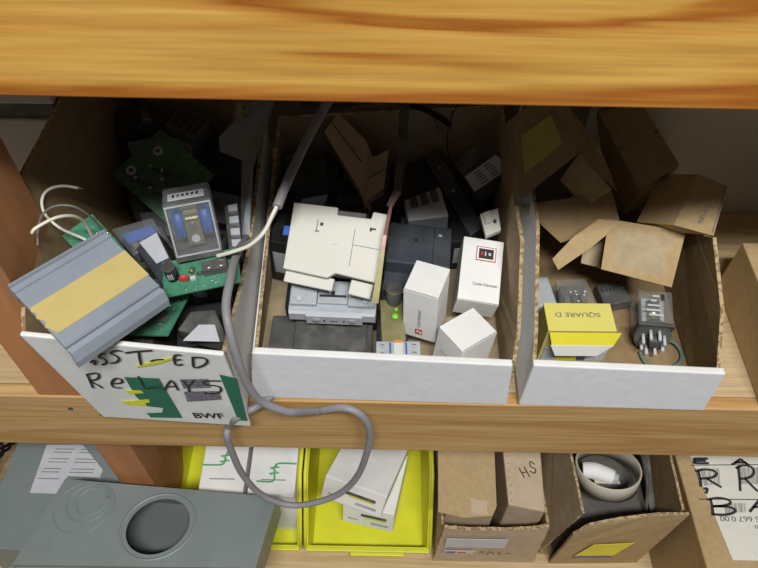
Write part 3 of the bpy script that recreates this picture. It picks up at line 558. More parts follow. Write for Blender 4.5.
# meshes of the relay: local z faces the viewer, local y is up
w, hgt, dp = .0350, .0440, .0325
def shell(w, h, d, th=.001, bev=.0025):
    mb = MB(); mb.box((w, h, d), m='clear', bev=bev, seg=3); return mb
shell(w, hgt, dp).build('cover', rl, label='clear plastic cover')
mb = MB()  # pale bars standing in for the bright edges of the clear cover
for sx in (-1, 1): mb.box((.0012, hgt * .93, .0012), (sx * w * .45, 0, dp / 2 + .0002), m='lt_grey', bev=.0003)
for sy in (-1, 1): mb.box((w * .9, .0012, .0012), (0, sy * hgt * .45, dp / 2 + .0002), m='lt_grey', bev=.0003)
mb.build('edge_highlights', rl)
MB().box((w * .98, .004, dp * .98), (0, -hgt / 2 - .001, 0), m='dust_black', bev=.0004).build('socket_base', rl)
MB().box((.0115, .031, .0015), (0, -.002, .006), m='frame_metal', bev=.0004).box((.0115, .0015, .016), (0, .0137, -.001), m='frame_metal').box((.010, .002, .003), (0, .0095, .0075), m='brass', bev=.0004).box((.009, .0007, .002), (0, .0045, .0075), m='steel').cyl(.0026, .0016, (0, -.0015, .0075), (0, 0, 0), 'steel', 18).cyl(.0032, .0006, (0, -.012, .0071), (0, 0, 0), 'label', 18).build('bracket', rl, label='zinc steel bracket')
for s in (-1, 1):
    MB().cyl(.0046, .021, (s * .0098, -.001, -.0005), (90, 0, 0), 'blue', 20).box((.0058, .021, .0085), (s * .0098, -.001, -.0005), m='blue', bev=.001).build('coil', rl, label='blue taped coil')
MB().box((.026, .0005, .012), (0, hgt / 2 + .0006, .005), m='label').build('end_label', rl)
for k in range(6): pass
mb = MB(); [mb.box((.0016, .0002, random.uniform(.002, .005)), (-.009 + k * .0034, hgt / 2 + .0012, .005), (0, random.uniform(-15, 15), 0), 'black_ink') for k in range(6)]; mb.build('end_print', rl)

# green boards below
t = thing('circuit_board', 'green circuit board edge sticking out above the grey striped channel', 'circuit board', mean(P['pcb_left']))
block(MB(), P['pcb_left'], .0016, 'pcb').build('board', t, True)
n = quad_normal(P['pcb_left']); n = n if n.z > 0 else -n
mb = MB(); [mb.sphere(.0011, lerp4(P['pcb_left'], random.uniform(.05, .95), random.uniform(.03, .3)) + n * .0004, 'steel', (1, 1, .5)) for _ in range(22)]; mb.build('solder_joints', t, True)
t = fitthing('circuit_board', 'dark green circuit board lying under the right corner of the grey striped channel', 'circuit board', (-.1786, .0341, .0765), (-1.8, -18.4, -12.1), (.0556, .0396, .0016))
board_mb(.060, .046, 'pcb').build('board', t)
screw(MB(), (.003, -.012, .003), .003).build('screw', t)
mb = MB(); [mb.sphere(.001, (random.uniform(-.02, .028), random.uniform(-.018, .018), .0017), 'steel', (1, 1, .5)) for _ in range(20)]; mb.build('solder_joints', t)
MB().box((.012, .004, .004), (.018, -.010, .0036), m='dust_black', bev=.0004).build('component', t)
t = fitthing('circuit_board', 'dusty dark green circuit board lying flat at the back of the handwritten box', 'circuit board', (-.1870, .1607, .1020), (17.9, 17.1, -37.2), (.0651, .0578, .0016))
board_mb(.0651, .0578, 'pcb_dark').build('board', t)
for x, y in ((-.018, .012), (-.022, -.016)): MB().cyl(.004, .003, (x, y, .003), m='lt_grey').cyl(.002, .0034, (x, y, .003), m='dust_black').build('grommet', t)
for x, y in ((-.004, .002), (.006, .006), (-.006, -.014), (.012, .0), (.01, -.012)):
    MB().box((.016, .003, .003), (x, y, .003), (0, 0, 30), 'dust_black', .0004).sphere(.0018, (x - .009, y - .004, .003), 'steel').build('component', t)
mb = MB()
for i in range(5):
    mb.box((.032, .0006, .0002), (0, -.02 + i * .009, .0018), (0, 0, 12), 'pcb')
mb.build('copper_tracks', t)

def slab_relay(name, label, top, th, m, lab=None, labm='label', extra=None, group=None, cat='relay'):
    t = thing(name, label, cat, mean(top) - V((0, 0, th)), group=group)
    block(MB(), top, th, m).build('case', t, True, bevel=.0015)
    if lab:
        n = (V(lab[1]) - V(lab[0])).cross(V(lab[3]) - V(lab[0])).normalized(); f = n.z < 0
        MB().sheet([V(p) + (n if n.z > 0 else -n) * .0006 for p in lab], .0003, labm, flip=f).build('label_sticker', t, True)
    return t
def rl_label(top, u0, v0, u1, v1): return [lerp4(top, a, b) for a, b in ((u0, v0), (u1, v0), (u1, v1), (u0, v1))]
def cl_relay(label, top, th, inside='blue', group=None, lab=None):
    """clear-cased relay seen from above: shell, core and pins"""
    t = thing('clear_relay', label, 'relay', mean(top) - V((0, 0, th)), group=group)
    q = [V(p) for p in top]; n = quad_normal(q); n = n if n.z > 0 else -n
    block(MB(), q, th, 'clear').build('cover', t, True, bevel=.0015)
    mb = MB(); block(mb, [lerp4(q, a, b) - n * .004 for a, b in ((.12, .2), (.88, .2), (.88, .55), (.12, .55))], th - .008, inside)
    mb.build('coil', t, True)
    mb = MB()
    for k in range(3):
        u = .18 + k * .24
        block(mb, [lerp4(q, a, b) - n * .003 for a, b in ((u, .6), (u + .14, .6), (u + .14, .85), (u, .85))], th - .01, 'steel' if k % 2 else 'frame_metal')
    mb.build('contact_springs', t, True)
    c = mean(q) - n * (th + .001)
    block(MB(), [p - n * (th + .0002) for p in q], .0025, 'dust_black').build('socket_base', t, True)
    return t
slab_relay('cased_relay', 'dark relay with a pale paper label wedged at the right front of the handwritten box', P['relay_low'], .022, 'dust_black', P['relay_low_label'])
cl_relay('clear relay with a blue coil lying behind the green board edge', P['relay_blue'], .018)
slab_relay('cased_relay', 'dark slate relay with white label between the two clear blue-coiled relays', P['relay_white'], .02, 'navy', P['relay_white_label'])
t = thing('relay_socket', 'dull grey relay socket with side clips just right of the large clear relay', 'relay socket', mean(P['relay_side']) - V((0, 0, .02)))
block(MB(), P['relay_side'], .02, 'dust_black').build('body', t, True, bevel=.001)
mb = MB()
for v in (.15, .4, .65, .88):
    block(mb, [lerp4(P['relay_side'], a, b) + V((0, 0, .004)) for a, b in ((.3, v - .07), (.95, v - .07), (.95, v + .07), (.3, v + .07))], .006, 'lt_grey')
mb.build('clip', t, True)
# big folded sheet bracket
t = thing('sheet_bracket', 'grey folded metal bracket standing along the right wall of the handwritten box', 'bracket', (-.11, .12, .05))
MB().sheet(P['brkA'], .0015, 'sheet').build('upper_flange', t, True)
MB().sheet(P['brkB'], .002, 'sheet').build('lower_flange', t, True)
# dark capacitor and relay at the back
t = thing('capacitor', 'black capacitor with a shiny end at the back left of the handwritten box', 'capacitor', V(P['cap_back'][1]) - V((0, 0, .02)))
p, q = [V(x) for x in P['cap_back']]
MB().tube([p, q], .006, 'black', 18).build('body', t, True); MB().tube([p + (p - q).normalized() * .0006, p], .0052, 'steel', 18).build('end_cap', t, True)
t = cl_relay('yellow-cored clear relay at the back of the handwritten box, under the upper shelf', P['comp_back'], .016, 'yellow_dull')
# loose dark relays filling the box
def filler(label, loc, size, rot, m='dust_black', group=None, cat='relay', name='cased_relay', tops='lt_grey'):
    t = thing(name, label, cat, loc, rot, group)
    w, d, h = size
    MB().box((w, d, h), (0, 0, h / 2), m=m, bev=.0012).build('case', t)
    mb = MB()
    for k in range(4):
        mb.box((w * .12, d * .7, .0018), (-w * .33 + k * w * .22, 0, h + .0006), m='black', bev=.0003)
    mb.build('terminal_ridges', t)
    MB().box((w * .8, .0006, h * .5), (0, -d / 2 - .0002, h * .5), m=tops).build('label_sticker', t)
    return t
GF = 'dark loose relays filling the handwritten box'
LF = 'dark relay half buried in the shadow of the handwritten box'
for l, s, r in [((-.205, .10, .004), (.05, .045, .07), (0, 0, 20)), ((-.145, .11, .004), (.05, .04, .065), (0, 0, -10)), ((-.20, .19, .004), (.06, .05, .065), (0, 0, 8)),
                ((-.14, .20, .004), (.045, .05, .085), (0, 0, -15)), ((-.20, .04, .004), (.05, .045, .055), (0, 0, -5)), ((-.14, .04, .004), (.045, .04, .05), (0, 0, 12)), ((-.222, .225, .075), (.035, .03, .04), (10, 0, 20)), ((-.18, .215, .075), (.03, .03, .045), (0, 12, -20))]:
    filler(LF, l, s, r, random.choice(['dust_black', 'black']), GF)

# wires
def wire(label, pts, r, m, name='wire', cat='wire', tip=None, part='jacket', group=None):
    t = thing(name, label, cat, mean(pts), group=group)
    MB().tube(pts, r, m, 10, 6).build(part, t, True)
    if tip:
        a, b = V(pts[0]), V(pts[1]); d = (a - b).normalized()
        MB().tube([a - d * .0004, a + d * tip], r * .6, 'copper', 8).build('bare_end', t, True)
    return t
wire('white wire curling up behind the green board, bare copper tip at its end', P['wire_white_l'], .0011, 'wire_white', tip=.004)
wire('white wire bent down over the left wall of the handwritten box', P['wire_white_l2'], .0012, 'wire_white')
wire('dull grey wire looping behind the two white wires on the left', P['wire_grey_l'], .0009, 'wire_grey')
t = thing('stripped_cable', 'grey sheathed cable stripped to a white and a black wire ending at the terminal block', 'cable', mean(P['sheath']))
MB().tube(P['sheath'], .0036, 'cable', 14).build('sheath', t, True)
MB().tube(P['wire_white_r'], .0015, 'wire_white').build('inner_wire', t, True, label='white inner wire')
MB().tube(P['wire_black_r'], .0013, 'wire_grey').build('inner_wire', t, True, label='dark inner wire')
pts = P['cable_a'][:-1] + [(-.0640, -.0215, .0225), P['cable_mid'][0]] + P['cable_b'] + P['cable_tail'][1:]
pts = [V(p) for p in pts]
t = thing('grey_cable', 'thick grey cable looping down in front of the middle shelf edge', 'cable', pts[5])
MB().tube(pts, .0031, 'cable', 14, 6).build('jacket', t, True)

# ------------------------------------------------------------------ contents of the middle box
a, b, c = .0765, .0560, .018
t = fitthing('contactor', 'large cream contactor with flat face lying tilted on top in the middle box', 'contactor', (-.0340, .0875, .0995), (30.0, -1.7, -9.5), (a, b, c))
mb = MB()
pts = [(-a / 2, -b / 2 + .002), (-a / 2 + .036, -b / 2 - .001), (-a / 2 + .042, -b / 2 + .0035), (a / 2, -b / 2), (a / 2 + .0008, b / 2 - .001), (a / 2 - .012, b / 2), (a / 2 - .013, b / 2 - .006), (a / 2 - .040, b / 2 - .006), (a / 2 - .0405, b / 2), (-a / 2, b / 2)]
mb.sheet([(x, y, c) for x, y in pts], .006, 'beige_plastic').build('face_plate', t, bevel=.0008)
MB().box((a * .96, b * .88, c - .006), (0, -.0005, (c - .006) / 2), m='dust_black', bev=.001).build('body', t)
MB().box((.026, .006, .004), (.007, b / 2 - .004, c - .008), m='dust_black').build('terminal_slot', t)
mb = MB(); zz = c + .0002
mb.box((.0025, .0025, .0003), (-.013, .013, zz), m='black_ink').box((.0007, .009, .0003), (-.0165, .012, zz), m='grey_ink').box((.0035, .0012, .0003), (-.016, .007, zz), m='grey_ink').box((.004, .0015, .0003), (.0285, .014, zz), m='black_ink').box((.0018, .003, .0003), (.0265, .0135, zz), m='black_ink')
mb.box((.0005, .030, .0003), (.014, -.0025, zz), m='grey_ink').box((.022, .0005, .0003), (.0255, -.001 + .0, zz), (0, 0, -3), 'grey_ink').box((.006, .0004, .0003), (0, -.002, zz), m='lt_grey').build('printed_marks', t)
MB().box((.040, .010, .006), (-.018, -b / 2 - .0035, .007), (0, 0, -4), 'beige_plastic', .0008).box((.018, .012, .008), (.024, -b / 2 - .005, .004), (0, 0, -6), 'beige_plastic', .0008).build('lower_step', t)
MB().box((.007, .008, .006), (-a / 2 - .0035, .006, .008), m='blue', bev=.0008).build('blue_tab', t, label='blue plastic tab')

a, b, c = .0717, .030, .022
t = fitthing('auxiliary_contact_block', 'light grey contactor block with a white marked front strip, beneath the cream contactor', 'contactor', (-.0375, .0660, .0545), (9.0, .1, -1.5), (a, b, c))
MB().box((a, b, c - .006), (0, 0, (c - .006) / 2), m='lt_grey', bev=.001).box((a * .3, b * .8, .006), (-a * .33, .002, c - .004), m='lt_grey', bev=.0008).box((a * .3, b * .8, .006), (a * .33, .002, c - .004), m='lt_grey', bev=.0008).box((a * .34, b * .7, .004), (0, .003, c - .005), m='lt_grey', bev=.0006).build('body', t)
MB().box((.022, .0018, .0008), (0, -.001, c - .0026), m='black').box((.003, .005, .0008), (0, .001, c - .0024), m='black').build('slot', t)
for s in (-1, 1): MB().cyl(.0022, .002, (s * .027, -.006, c), (0, 0, 0), 'label').build('button', t)
MB().box((a * .98, .003, .011), (0, -b / 2 - .001, c - .010), m='label', bev=.0005).box((.046, .003, .0135), (.002, -b / 2 - .0032, c - .0105), m='label', bev=.0005).build('front_strip', t, label='white marked strip')
mb = MB()
for s in (-1, 1):
    mb.cyl(.0034, .0008, (.002 + s * .0145, -b / 2 - .0051, c - .0105), (90, 0, 0), 'lt_grey', 20).box((.0045, .0006, .0012), (.002 + s * .0145, -b / 2 - .0057, c - .0105), m='grey_ink').box((.0015, .0006, .0015), (.002 + s * .008, -b / 2 - .0050, c - .0105), m='black_ink')
mb.box((.006, .0004, .0022), (.002, -b / 2 - .0049, c - .0105), m='grey_ink').build('dial_marks', t)

t = thing('contactor', 'dusty black contactor lying along the front panel at left of the middle box', 'contactor', (-.0475, .040, .004), (0, 0, 0))
MB().box((.086, .052, .027), (0, 0, .0135), m='dust_black', bev=.0015).box((.060, .03, .006), (.008, .004, .029), (0, 3, 0), 'dust_black', .0015).build('body', t)
MB().box((.014, .005, .017), (-.0275, -.027, .022), m='black').build('terminal_gap', t)
MB().sheet([(-.044, -.030, .012), (-.036, -.030, .012), (-.036, -.030, .034), (-.044, -.030, .036)], .002, 'lt_grey').cyl(.0012, .003, (-.040, -.031, .022), (90, 0, 0), 'black').build('end_bracket', t)
MB().sheet([(-.024, -.030, .012), (-.017, -.030, .012), (-.013, -.030, .032), (-.021, -.030, .032)], .002, 'lt_grey').build('end_bracket', t)
MB().box((.05, .02, .0006), (.012, -.004, .0322), m='dust_black').build('dust_patch', t)

a, b, c = .054, .044, .040
t = fitthing('contactor', 'dark slate contactor behind the leaning white cartons in the middle box', 'contactor', (.0335, .1150, .0511), (1.9, 1.6, -5.5), (a, b, c))
MB().box((a, b, c), (0, 0, c / 2), m='navy', bev=.0015).box((a, .020, .012), (0, -b / 2 - .009, .020), m='navy', bev=.001).box((a * .96, .012, .012), (0, -b / 2 - .022, .010), m='navy', bev=.001).build('body', t)
MB().box((a * .9, .0008, .0018), (0, -b / 2 - .020, .0265), m='lt_grey').box((a * .9, .0008, .0014), (0, -b / 2 - .0285, .0165), m='lt_grey').build('label_ridge', t)
MB().cyl(.0015, .001, (-.003, .004, c + .0003), m='black').box((.003, .002, .0006), (.017, .012, c + .0002), m='lt_grey').box((.0008, b * .9, .0006), (.012, 0, c + .0002), m='black').build('top_details', t)

# white relay cartons
def carton(label, loc, rot, dims, group, mats='white_card', name='relay_carton'):
    t = fitthing(name, label, 'carton', loc, rot, dims, group)
    a, b, c = dims
    MB().box((a, b, c), (0, 0, c / 2), m=mats, bev=.0007).build('body', t)
    MB().box((a - .001, .0005, .0004), (0, -b / 2 + .0006, c + .0001), m='grey_ink').build('flap_seam', t)
    return t
G = 'small white relay cartons in the middle box'
def tl_local(t, s, o, U, W, w, h, m): return text(t, s, o, U, W, w, h, m, world=False)
A_ = carton('small white carton standing upright beside the leaning red-brown rail', (.0386, .0600, .0616), (.3, -1.9, -19.9), (.0282, .0320, .0605), G)
y0 = -.0320 / 2 - .0004
mb = MB().box((.006, .0004, .0065), (-.0002, y0, .010), m='red_ink').box((.0018, .0005, .003), (-.0012, y0 - .0001, .0105), m='white_card').box((.0018, .0005, .003), (.0014, y0 - .0001, .0095), m='white_card'); mb.build('logo', A_, label='small red logo')
tl_local(A_, 'Cutler-Hammer', (.0012, y0, .0165), (0, 0, 1), (-1, 0, 0), .024, .003, 'grey_ink')
B_ = carton('white carton with red square logo leaning against the right wall of the middle box', (.0852, .0965, .0502), (14.0, 4.4, -6.4), (.0347, .0596, .0285), G)
z = .0285 + .0003
mb = MB().box((.0170, .0135, .0003), (.003, .0155, z), m='red_ink').box((.0156, .0120, .0003), (.003, .0155, z + .0002), m='white_card').box((.0126, .0093, .0003), (.003, .0155, z + .0004), m='marker').box((.0022, .0030, .0003), (-.0005, .0155, z + .0006), m='red_ink').box((.0012, .0040, .0003), (.0024, .0155, z + .0006), m='label').box((.0022, .0024, .0003), (.0060, .0155, z + .0006), m='label')
mb.build('logo', B_, label='red framed square logo')
tl_local(B_, 'Cutler-Hammer', (-.006, -.0145, z), (1, 0, 0), (0, 1, 0), .021, .0026, 'black_ink')
C_ = carton('white carton turned corner-first behind the front panel of the middle box', (.0700, .0321, .0425), (.6, 4.4, 36.8), (.0358, .0295, .0419), G)
tl_local(C_, 'Cutler-Hammer', (-.0179 - .0004, .008, .018), (0, -1, 0), (0, 0, 1), .016, .0024, 'grey_ink')

# small terminal block
t = thing('terminal_block', 'small cream terminal block with orange tab at the front panel of the middle box', 'terminal block', mean(P['term_block']) - V((0, 0, .02)))
q = P['term_block']; block(MB(), q, .02, 'lt_grey').build('body', t, True, bevel=.0008)
n = quad_normal(q); n = n if n.z > 0 else -n
mb = MB(); block(mb, [lerp4(q, a, b) + n * .0012 for a, b in ((.4, .12), (.6, .12), (.6, .95), (.4, .95))], .0012, 'beige_plastic'); mb.build('centre_tab', t, True)
mb = MB(); block(mb, [lerp4(q, a, b) + n * .0016 for a, b in ((.4, .0), (.6, .0), (.6, .16), (.4, .16))], .0014, 'orange'); mb.build('orange_tab', t, True, label='orange tab')
for u in (.14, .86):
    for v in (.3, .8):
        c = lerp4(q, u, v) + n * .0006
        MB().cyl(.0024, .0012, c, (0, 0, 0), 'lt_grey').box((.003, .0006, .0003), c + n * .0008, m='dust_black').build('terminal_screw', t, True)
mb = MB()
for u in (.32, .68): block(mb, [lerp4(q, a, b) + n * .0004 for a, b in ((u - .02, .1), (u + .02, .1), (u + .02, .95), (u - .02, .95))], .0006, 'blue_ink')
mb.build('blue_line', t, True)

# leaning rail
pts = [V(p) for p in P['rail']]
t = thing('metal_rail', 'thin red-brown metal rail leaning from the back of the middle box, brass-coloured lower end', 'rail', pts[-1])
def flat(mb, pts, w0, w1, m, th=.0045):
    for i in range(len(pts) - 1):
        a, b = pts[i], pts[i + 1]; d = (b - a).normalized(); u = d.cross(V((0, -.6, .8))).normalized()
        wa = w0 + (w1 - w0) * i / (len(pts) - 1); wb = w0 + (w1 - w0) * (i + 1) / (len(pts) - 1); n = u.cross(d).normalized()
        if n.z < 0: n = -n
        vs = [mb.bm.verts.new(p) for p in (a - u * wa / 2, a + u * wa / 2, b + u * wb / 2, b - u * wb / 2, a - u * wa / 2 - n * th, a + u * wa / 2 - n * th, b + u * wb / 2 - n * th, b - u * wb / 2 - n * th)]
        for f in ((0, 1, 2, 3), (7, 6, 5, 4), (0, 4, 5, 1), (1, 5, 6, 2), (2, 6, 7, 3), (3, 7, 4, 0)): mb.bm.faces.new([vs[k] for k in f]).material_index = mb.mi(m)
    return mb
flat(MB(), pts[:4], .0085, .0050, 'dust_black').build('upper_flange', t, True)
k4 = pts[4] + (pts[5] - pts[4]) * .22
flat(MB(), [pts[2] + V((.0012, 0, .0008)), pts[3] + V((.0010, 0, .0008)), pts[4], k4], .0024, .0030, 'copper').build('edge_strip', t, True)
flat(MB(), [k4, pts[5]], .0032, .0052, 'brass', .0022).build('brass_end', t, True, label='brass coloured end')
# brass socket
t = thing('lamp_socket', 'brass-coloured socket plate with silver cylinder and lime reflection beside the upright white carton', 'lamp socket', V(P['socket'][2]) - V((0, 0, .03)))
block(MB(), P['socketplate'], .002, 'brass').build('plate', t, True, bevel=.0005)
c = mean(P['socketplate'])
MB().tube([c + V((.001, .016, -.012)), c + V((.001, .022, .018))], .0065, 'dust_black', 20).build('cylinder', t, True)
MB().tube([c + V((.001, .0215, .0155)), c + V((.001, .0213, .0145))], .0072, 'brass', 20).build('ring', t, True)
MB().sphere(.003, c + V((.002, .003, .003)), 'lime', (1, 1, .6)).sphere(.0018, c + V((.003, .009, .004)), 'lime').build('reflection_spots', t, True, label='lime green reflection on the plate')  # small spheres standing in for a green reflection on the plate
t = thing('support_block', 'dark block below the brass-coloured socket plate in the middle box', 'relay', (c.x, c.y + .004, .004))
MB().box((.026, .034, .028), (0, 0, .014), m='black', bev=.001).build('case', t)
MB().box((.02, .028, .001), (0, 0, .0285), m='dust_black').build('top_plate', t)

# back of the middle box
def small_carton(label, top, th, m='card_grey', group=None, name='small_carton', cat='carton'):
    t = thing(name, label, cat, mean(top) - V((0, 0, th)), group=group)
    block(MB(), top, th, m).build('body', t, True, bevel=.0006)
    n = quad_normal(top); n = n if n.z > 0 else -n
    mb = MB(); block(mb, [lerp4(top, a, b) + n * .0004 for a, b in ((.03, .47), (.97, .47), (.97, .50), (.03, .50))], .0004, 'dust_black'); mb.build('flap_seam', t, True)
    return t
small_carton('pale carton in the shadow at back left of the middle box', P['carton_g1'], .05, 'card_pale')
small_carton('pale tilted carton just in front of the shadowed pale carton, left of the leaning rail', P['carton_g2'], .04, 'card_grey')
t = thing('bar_switch', 'long dark slate switch bar lying diagonally left of the transformer', 'switch', mean(P['blk_diag']) - V((0, 0, .02)))
block(MB(), P['blk_diag'], .02, 'navy').build('body', t, True, bevel=.001)
q = P['blk_diag']; 
for v in (.2, .5, .8):
    MB().cyl(.002, .0012, lerp4(q, .5, .0 + 0) * (1 - v) + lerp4(q, .5, 1) * v + V((0, 0, .0006)), (0, 0, 0), 'steel').build('terminal_screw', t, True)
t = slab_relay('contactor', 'dusty grey contactor in the shadow right of the leaning rail', P['contactor_back'], .04, 'lt_grey', None, cat='contactor')
q = P['contactor_back']; mb = MB()
for k in range(3):
    u = .15 + k * .27; block(mb, [lerp4(q, a, b) + V((0, 0, .003)) for a, b in ((u, .1), (u + .17, .1), (u + .17, .5), (u, .5))], .003, 'dust_black')
mb.build('terminal_cover', t, True)
t = thing('plastic_clip', 'small off-white notched plastic clip behind the red-logo carton', 'clip', mean(P['white_bit']) - V((0, 0, .01)))
q = P['white_bit']; mb = MB(); block(mb, q, .008, 'beige_plastic'); block(mb, [lerp4(q, a, b) + V((0, 0, .004)) for a, b in ((.1, .1), (.5, .1), (.5, .6), (.1, .6))], .004, 'beige_plastic'); mb.build('body', t, True, bevel=.0006)
MB().cyl(.0015, .002, mean(q) + V((0.003, 0, .001)), m='dust_black').build('hole', t, True)
# transformer-like relay with label
q = P['transq']
t = thing('transformer_relay', 'dark squarish relay with a pale label, tilted at the back right of the middle box', 'relay', mean(q) - V((0, 0, .03)))
block(MB(), q, .030, 'dust_black').build('case', t, True, bevel=.001)
n = quad_normal(q); n = n if n.z > 0 else -n
lb_ = [lerp4(q, a, b) + n * .0006 for a, b in ((.5, .04), (.96, .04), (.96, .96), (.5, .96))]
MB().sheet(lb_, .0003, 'label', flip=quad_normal(lb_).z < 0).build('label_sticker', t, True)
mb = MB(); block(mb, [lerp4(q, a, b) + n * .0010 for a, b in ((.40, .0), (.43, .0), (.43, 1), (.40, 1))], .0010, 'black'); mb.build('edge_band', t, True)
mb = MB()
for k in range(10):
    u, v = .56 + .08 * (k % 5), .25 + .3 * (k // 5); block(mb, [lerp4(q, a, b) + n * .0009 for a, b in ((u, v), (u + .04, v), (u + .04, v + .18), (u, v + .18))], .0002, 'grey_ink')
mb.build('label_print', t, True)
GM = 'dark loose relays filling the middle box'; LM = 'dark relay buried in the shadow of the middle box'
for l, s, r in [((-.065, .21, .004), (.05, .06, .06), (0, 0, 10)), ((-.015, .205, .004), (.045, .06, .055), (0, 0, -8)), ((.035, .205, .004), (.045, .06, .05), (0, 0, 5)), ((.085, .215, .004), (.04, .05, .045), (0, 0, -12)),
                ((-.072, .145, .004), (.045, .05, .055), (0, 0, -14)), ((-.022, .150, .004), (.048, .045, .05), (0, 0, 6)), ((-.040, .095, .004), (.08, .05, .034), (0, 0, 0)), ((.083, .165, .004), (.045, .04, .04), (0, 0, 10)), ((-.07, .175, .062), (.03, .03, .035), (15, 10, 25))]:
    filler(LM, l, s, r, random.choice(['dust_black', 'black']), GM)
wire('thin pale wire rising at the back of the middle box', P['wire_t1'], .0007, 'wire_grey')
wire('thin black wire arching down beside the transformer relay', P['wire_k'], .0008, 'wire_black')
wire('black cable running along the back of the middle box under the upper shelf', P['cable_k'], .0028, 'wire_black', 'black_cable', 'cable')

# ------------------------------------------------------------------ contents of the right box
# carton with long flap, lit
q = [V(p) for p in P['flapq']]      # FL FR BR BL of the top face
t = thing('open_carton', 'tan open carton lying on its side with a long end flap sticking out left', 'carton', mean(q) - V((0, 0, .028)))
n = quad_normal(q); n = n if n.z > 0 else -n; dd = -n * .026; ctr = mean(q) + dd * .5
for nm, w_ in (('top_panel', q), ('bottom_panel', [p + dd for p in q]), ('side_panel', [q[0], q[1], q[1] + dd, q[0] + dd]), ('side_panel', [q[3], q[2], q[2] + dd, q[3] + dd]), ('end_panel', [q[1], q[2], q[2] + dd, q[1] + dd])):
    MB().sheet_out(w_, .0009, 'card', 'card_grey', 'card', ctr).build(nm, t, True)
MB().sheet(P['flapend'], .0009, 'card').build('end_flap', t, True)
u_ = (q[0] - q[1]).normalized() * .013
MB().sheet_out([q[0] + dd, q[3] + dd, q[3] + dd + u_ + n * .003, q[0] + dd + u_ + n * .003], .0009, 'card_grey', 'card_grey', 'card', ctr).build('end_flap', t, True)
# lit box at right
q = [V(onp) for onp in P['litq']]
t = thing('small_carton', 'brown carton with small print resting on the right wall of the right box', 'carton', mean(q) - V((0, 0, .02)))
block(MB(), q, .016, 'card', down=V(P['litd'][0]) - q[0]).build('body', t, True, bevel=.0006)
n = quad_normal(q); n = n if n.z > 0 else -n
mb = MB(); block(mb, [lerp4(q, a, b) + n * .0003 for a, b in ((.93, .04), (.955, .04), (.955, .97), (.93, .97))], .0003, 'marker_purple'); mb.build('edge_tape', t, True)
text(t, 'RELAY', lerp4(q, .62, .15) + n * .0006, V(q[3]) - V(q[0]), V(q[0]) - V(q[1]), .018, .0030, 'grey_ink')
# large open carton with yellow label
def open_carton(label, O, ax, ay, az, m='card_dark', lab=None, flaps=True, th=.0012):
    """O = corner, ax/ay = edges of the closed face pair, az = depth away from the opening"""
    O, ax, ay, az = V(O), V(ax), V(ay), V(az)
    t = thing('open_carton', label, 'carton', O + (ax + ay) / 2 + az)
    def wall(a, b, c_, d, nm):
        MB().sheet([a, b, c_, d], th, m, 'card_dark').build(nm, t, True)
    wall(O, O + ax, O + ax + az, O + az, 'side_panel')
    wall(O + ay, O + ay + az, O + ax + ay + az, O + ax + ay, 'side_panel')
    wall(O, O + az, O + ay + az, O + ay, 'side_panel')
    wall(O + ax, O + ax + ay, O + ax + ay + az, O + ax + az, 'side_panel')
    wall(O + az, O + ax + az, O + ax + ay + az, O + ay + az, 'base_panel')
    return t
C0 = [V(p) for p in P['cartonL']]   # labelled face: lower-left outline
t = thing('open_carton', 'large brown open carton with faded yellow label, at back of the right box', 'carton', mean(P['cartonL2']))
q = [V(p) for p in P['labface']]
n = (q[1] - q[0]).cross(q[2] - q[0]).normalized()
q[3] -= n * n.dot(q[3] - q[0])
if n.z < 0: n = -n
back = -n * .045
th = .0012
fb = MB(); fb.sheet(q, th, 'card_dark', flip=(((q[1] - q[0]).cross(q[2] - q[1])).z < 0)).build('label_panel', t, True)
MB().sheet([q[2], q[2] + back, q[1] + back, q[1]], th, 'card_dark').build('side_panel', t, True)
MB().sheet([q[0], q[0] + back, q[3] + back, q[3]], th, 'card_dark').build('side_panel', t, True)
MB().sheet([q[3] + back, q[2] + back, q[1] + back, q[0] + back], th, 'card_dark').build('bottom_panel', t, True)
lab = [lerp4(q, a, b) for a, b in ((.10, .26), (.82, .26), (.82, .72), (.10, .72))]
MB().sheet(P['sideR'], th, 'card_dark').build('side_panel', t, True)
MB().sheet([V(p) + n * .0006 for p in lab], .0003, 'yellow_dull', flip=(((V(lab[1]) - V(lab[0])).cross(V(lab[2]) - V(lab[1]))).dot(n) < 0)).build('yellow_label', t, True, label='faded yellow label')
MB().sheet(P['flapA'], th, 'card').build('end_flap', t, True)
MB().sheet(P['flapB'], th, 'card_shade').build('end_flap', t, True)  # darkness of the carton opening put into the flap colour
MB().sheet(P['flapC'], th, 'card_dark').build('end_flap', t, True)
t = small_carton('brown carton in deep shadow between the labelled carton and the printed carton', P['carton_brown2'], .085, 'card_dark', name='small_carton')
# small relays
slab_relay('small_relay', 'small light grey relay at the left wall of the right box', P['relay_g'], .022, 'lt_grey', None)
GR = 'clear relays in the right box'
t = cl_relay('clear relay lying just behind the yellow carton', P['relay_c1'], .020, 'dust_black')
mb = MB(); q = P['relay_c1']
for k in range(7):
    u, v = random.uniform(.3, .8), random.uniform(.35, .85); block(mb, [lerp4(q, a, b) + V((0, 0, .0006)) for a, b in ((u, v), (u + .06, v), (u + .06, v + .05), (u, v + .05))], .0003, 'label')
mb.build('printed_marks', t, True)
t = slab_relay('cased_relay', 'dusty dark relay with pins between the two clear relays of the right box', P['junk3'], .014, 'dust_black')
q = P['junk3']; mb = MB()
for k in range(6): mb.tube([lerp4(q, .1 + k * .15, .3), lerp4(q, .1 + k * .15, .3) + V((.001, -.004, .005))], .0006, 'steel', 6, 1)
mb.build('pins', t, True)

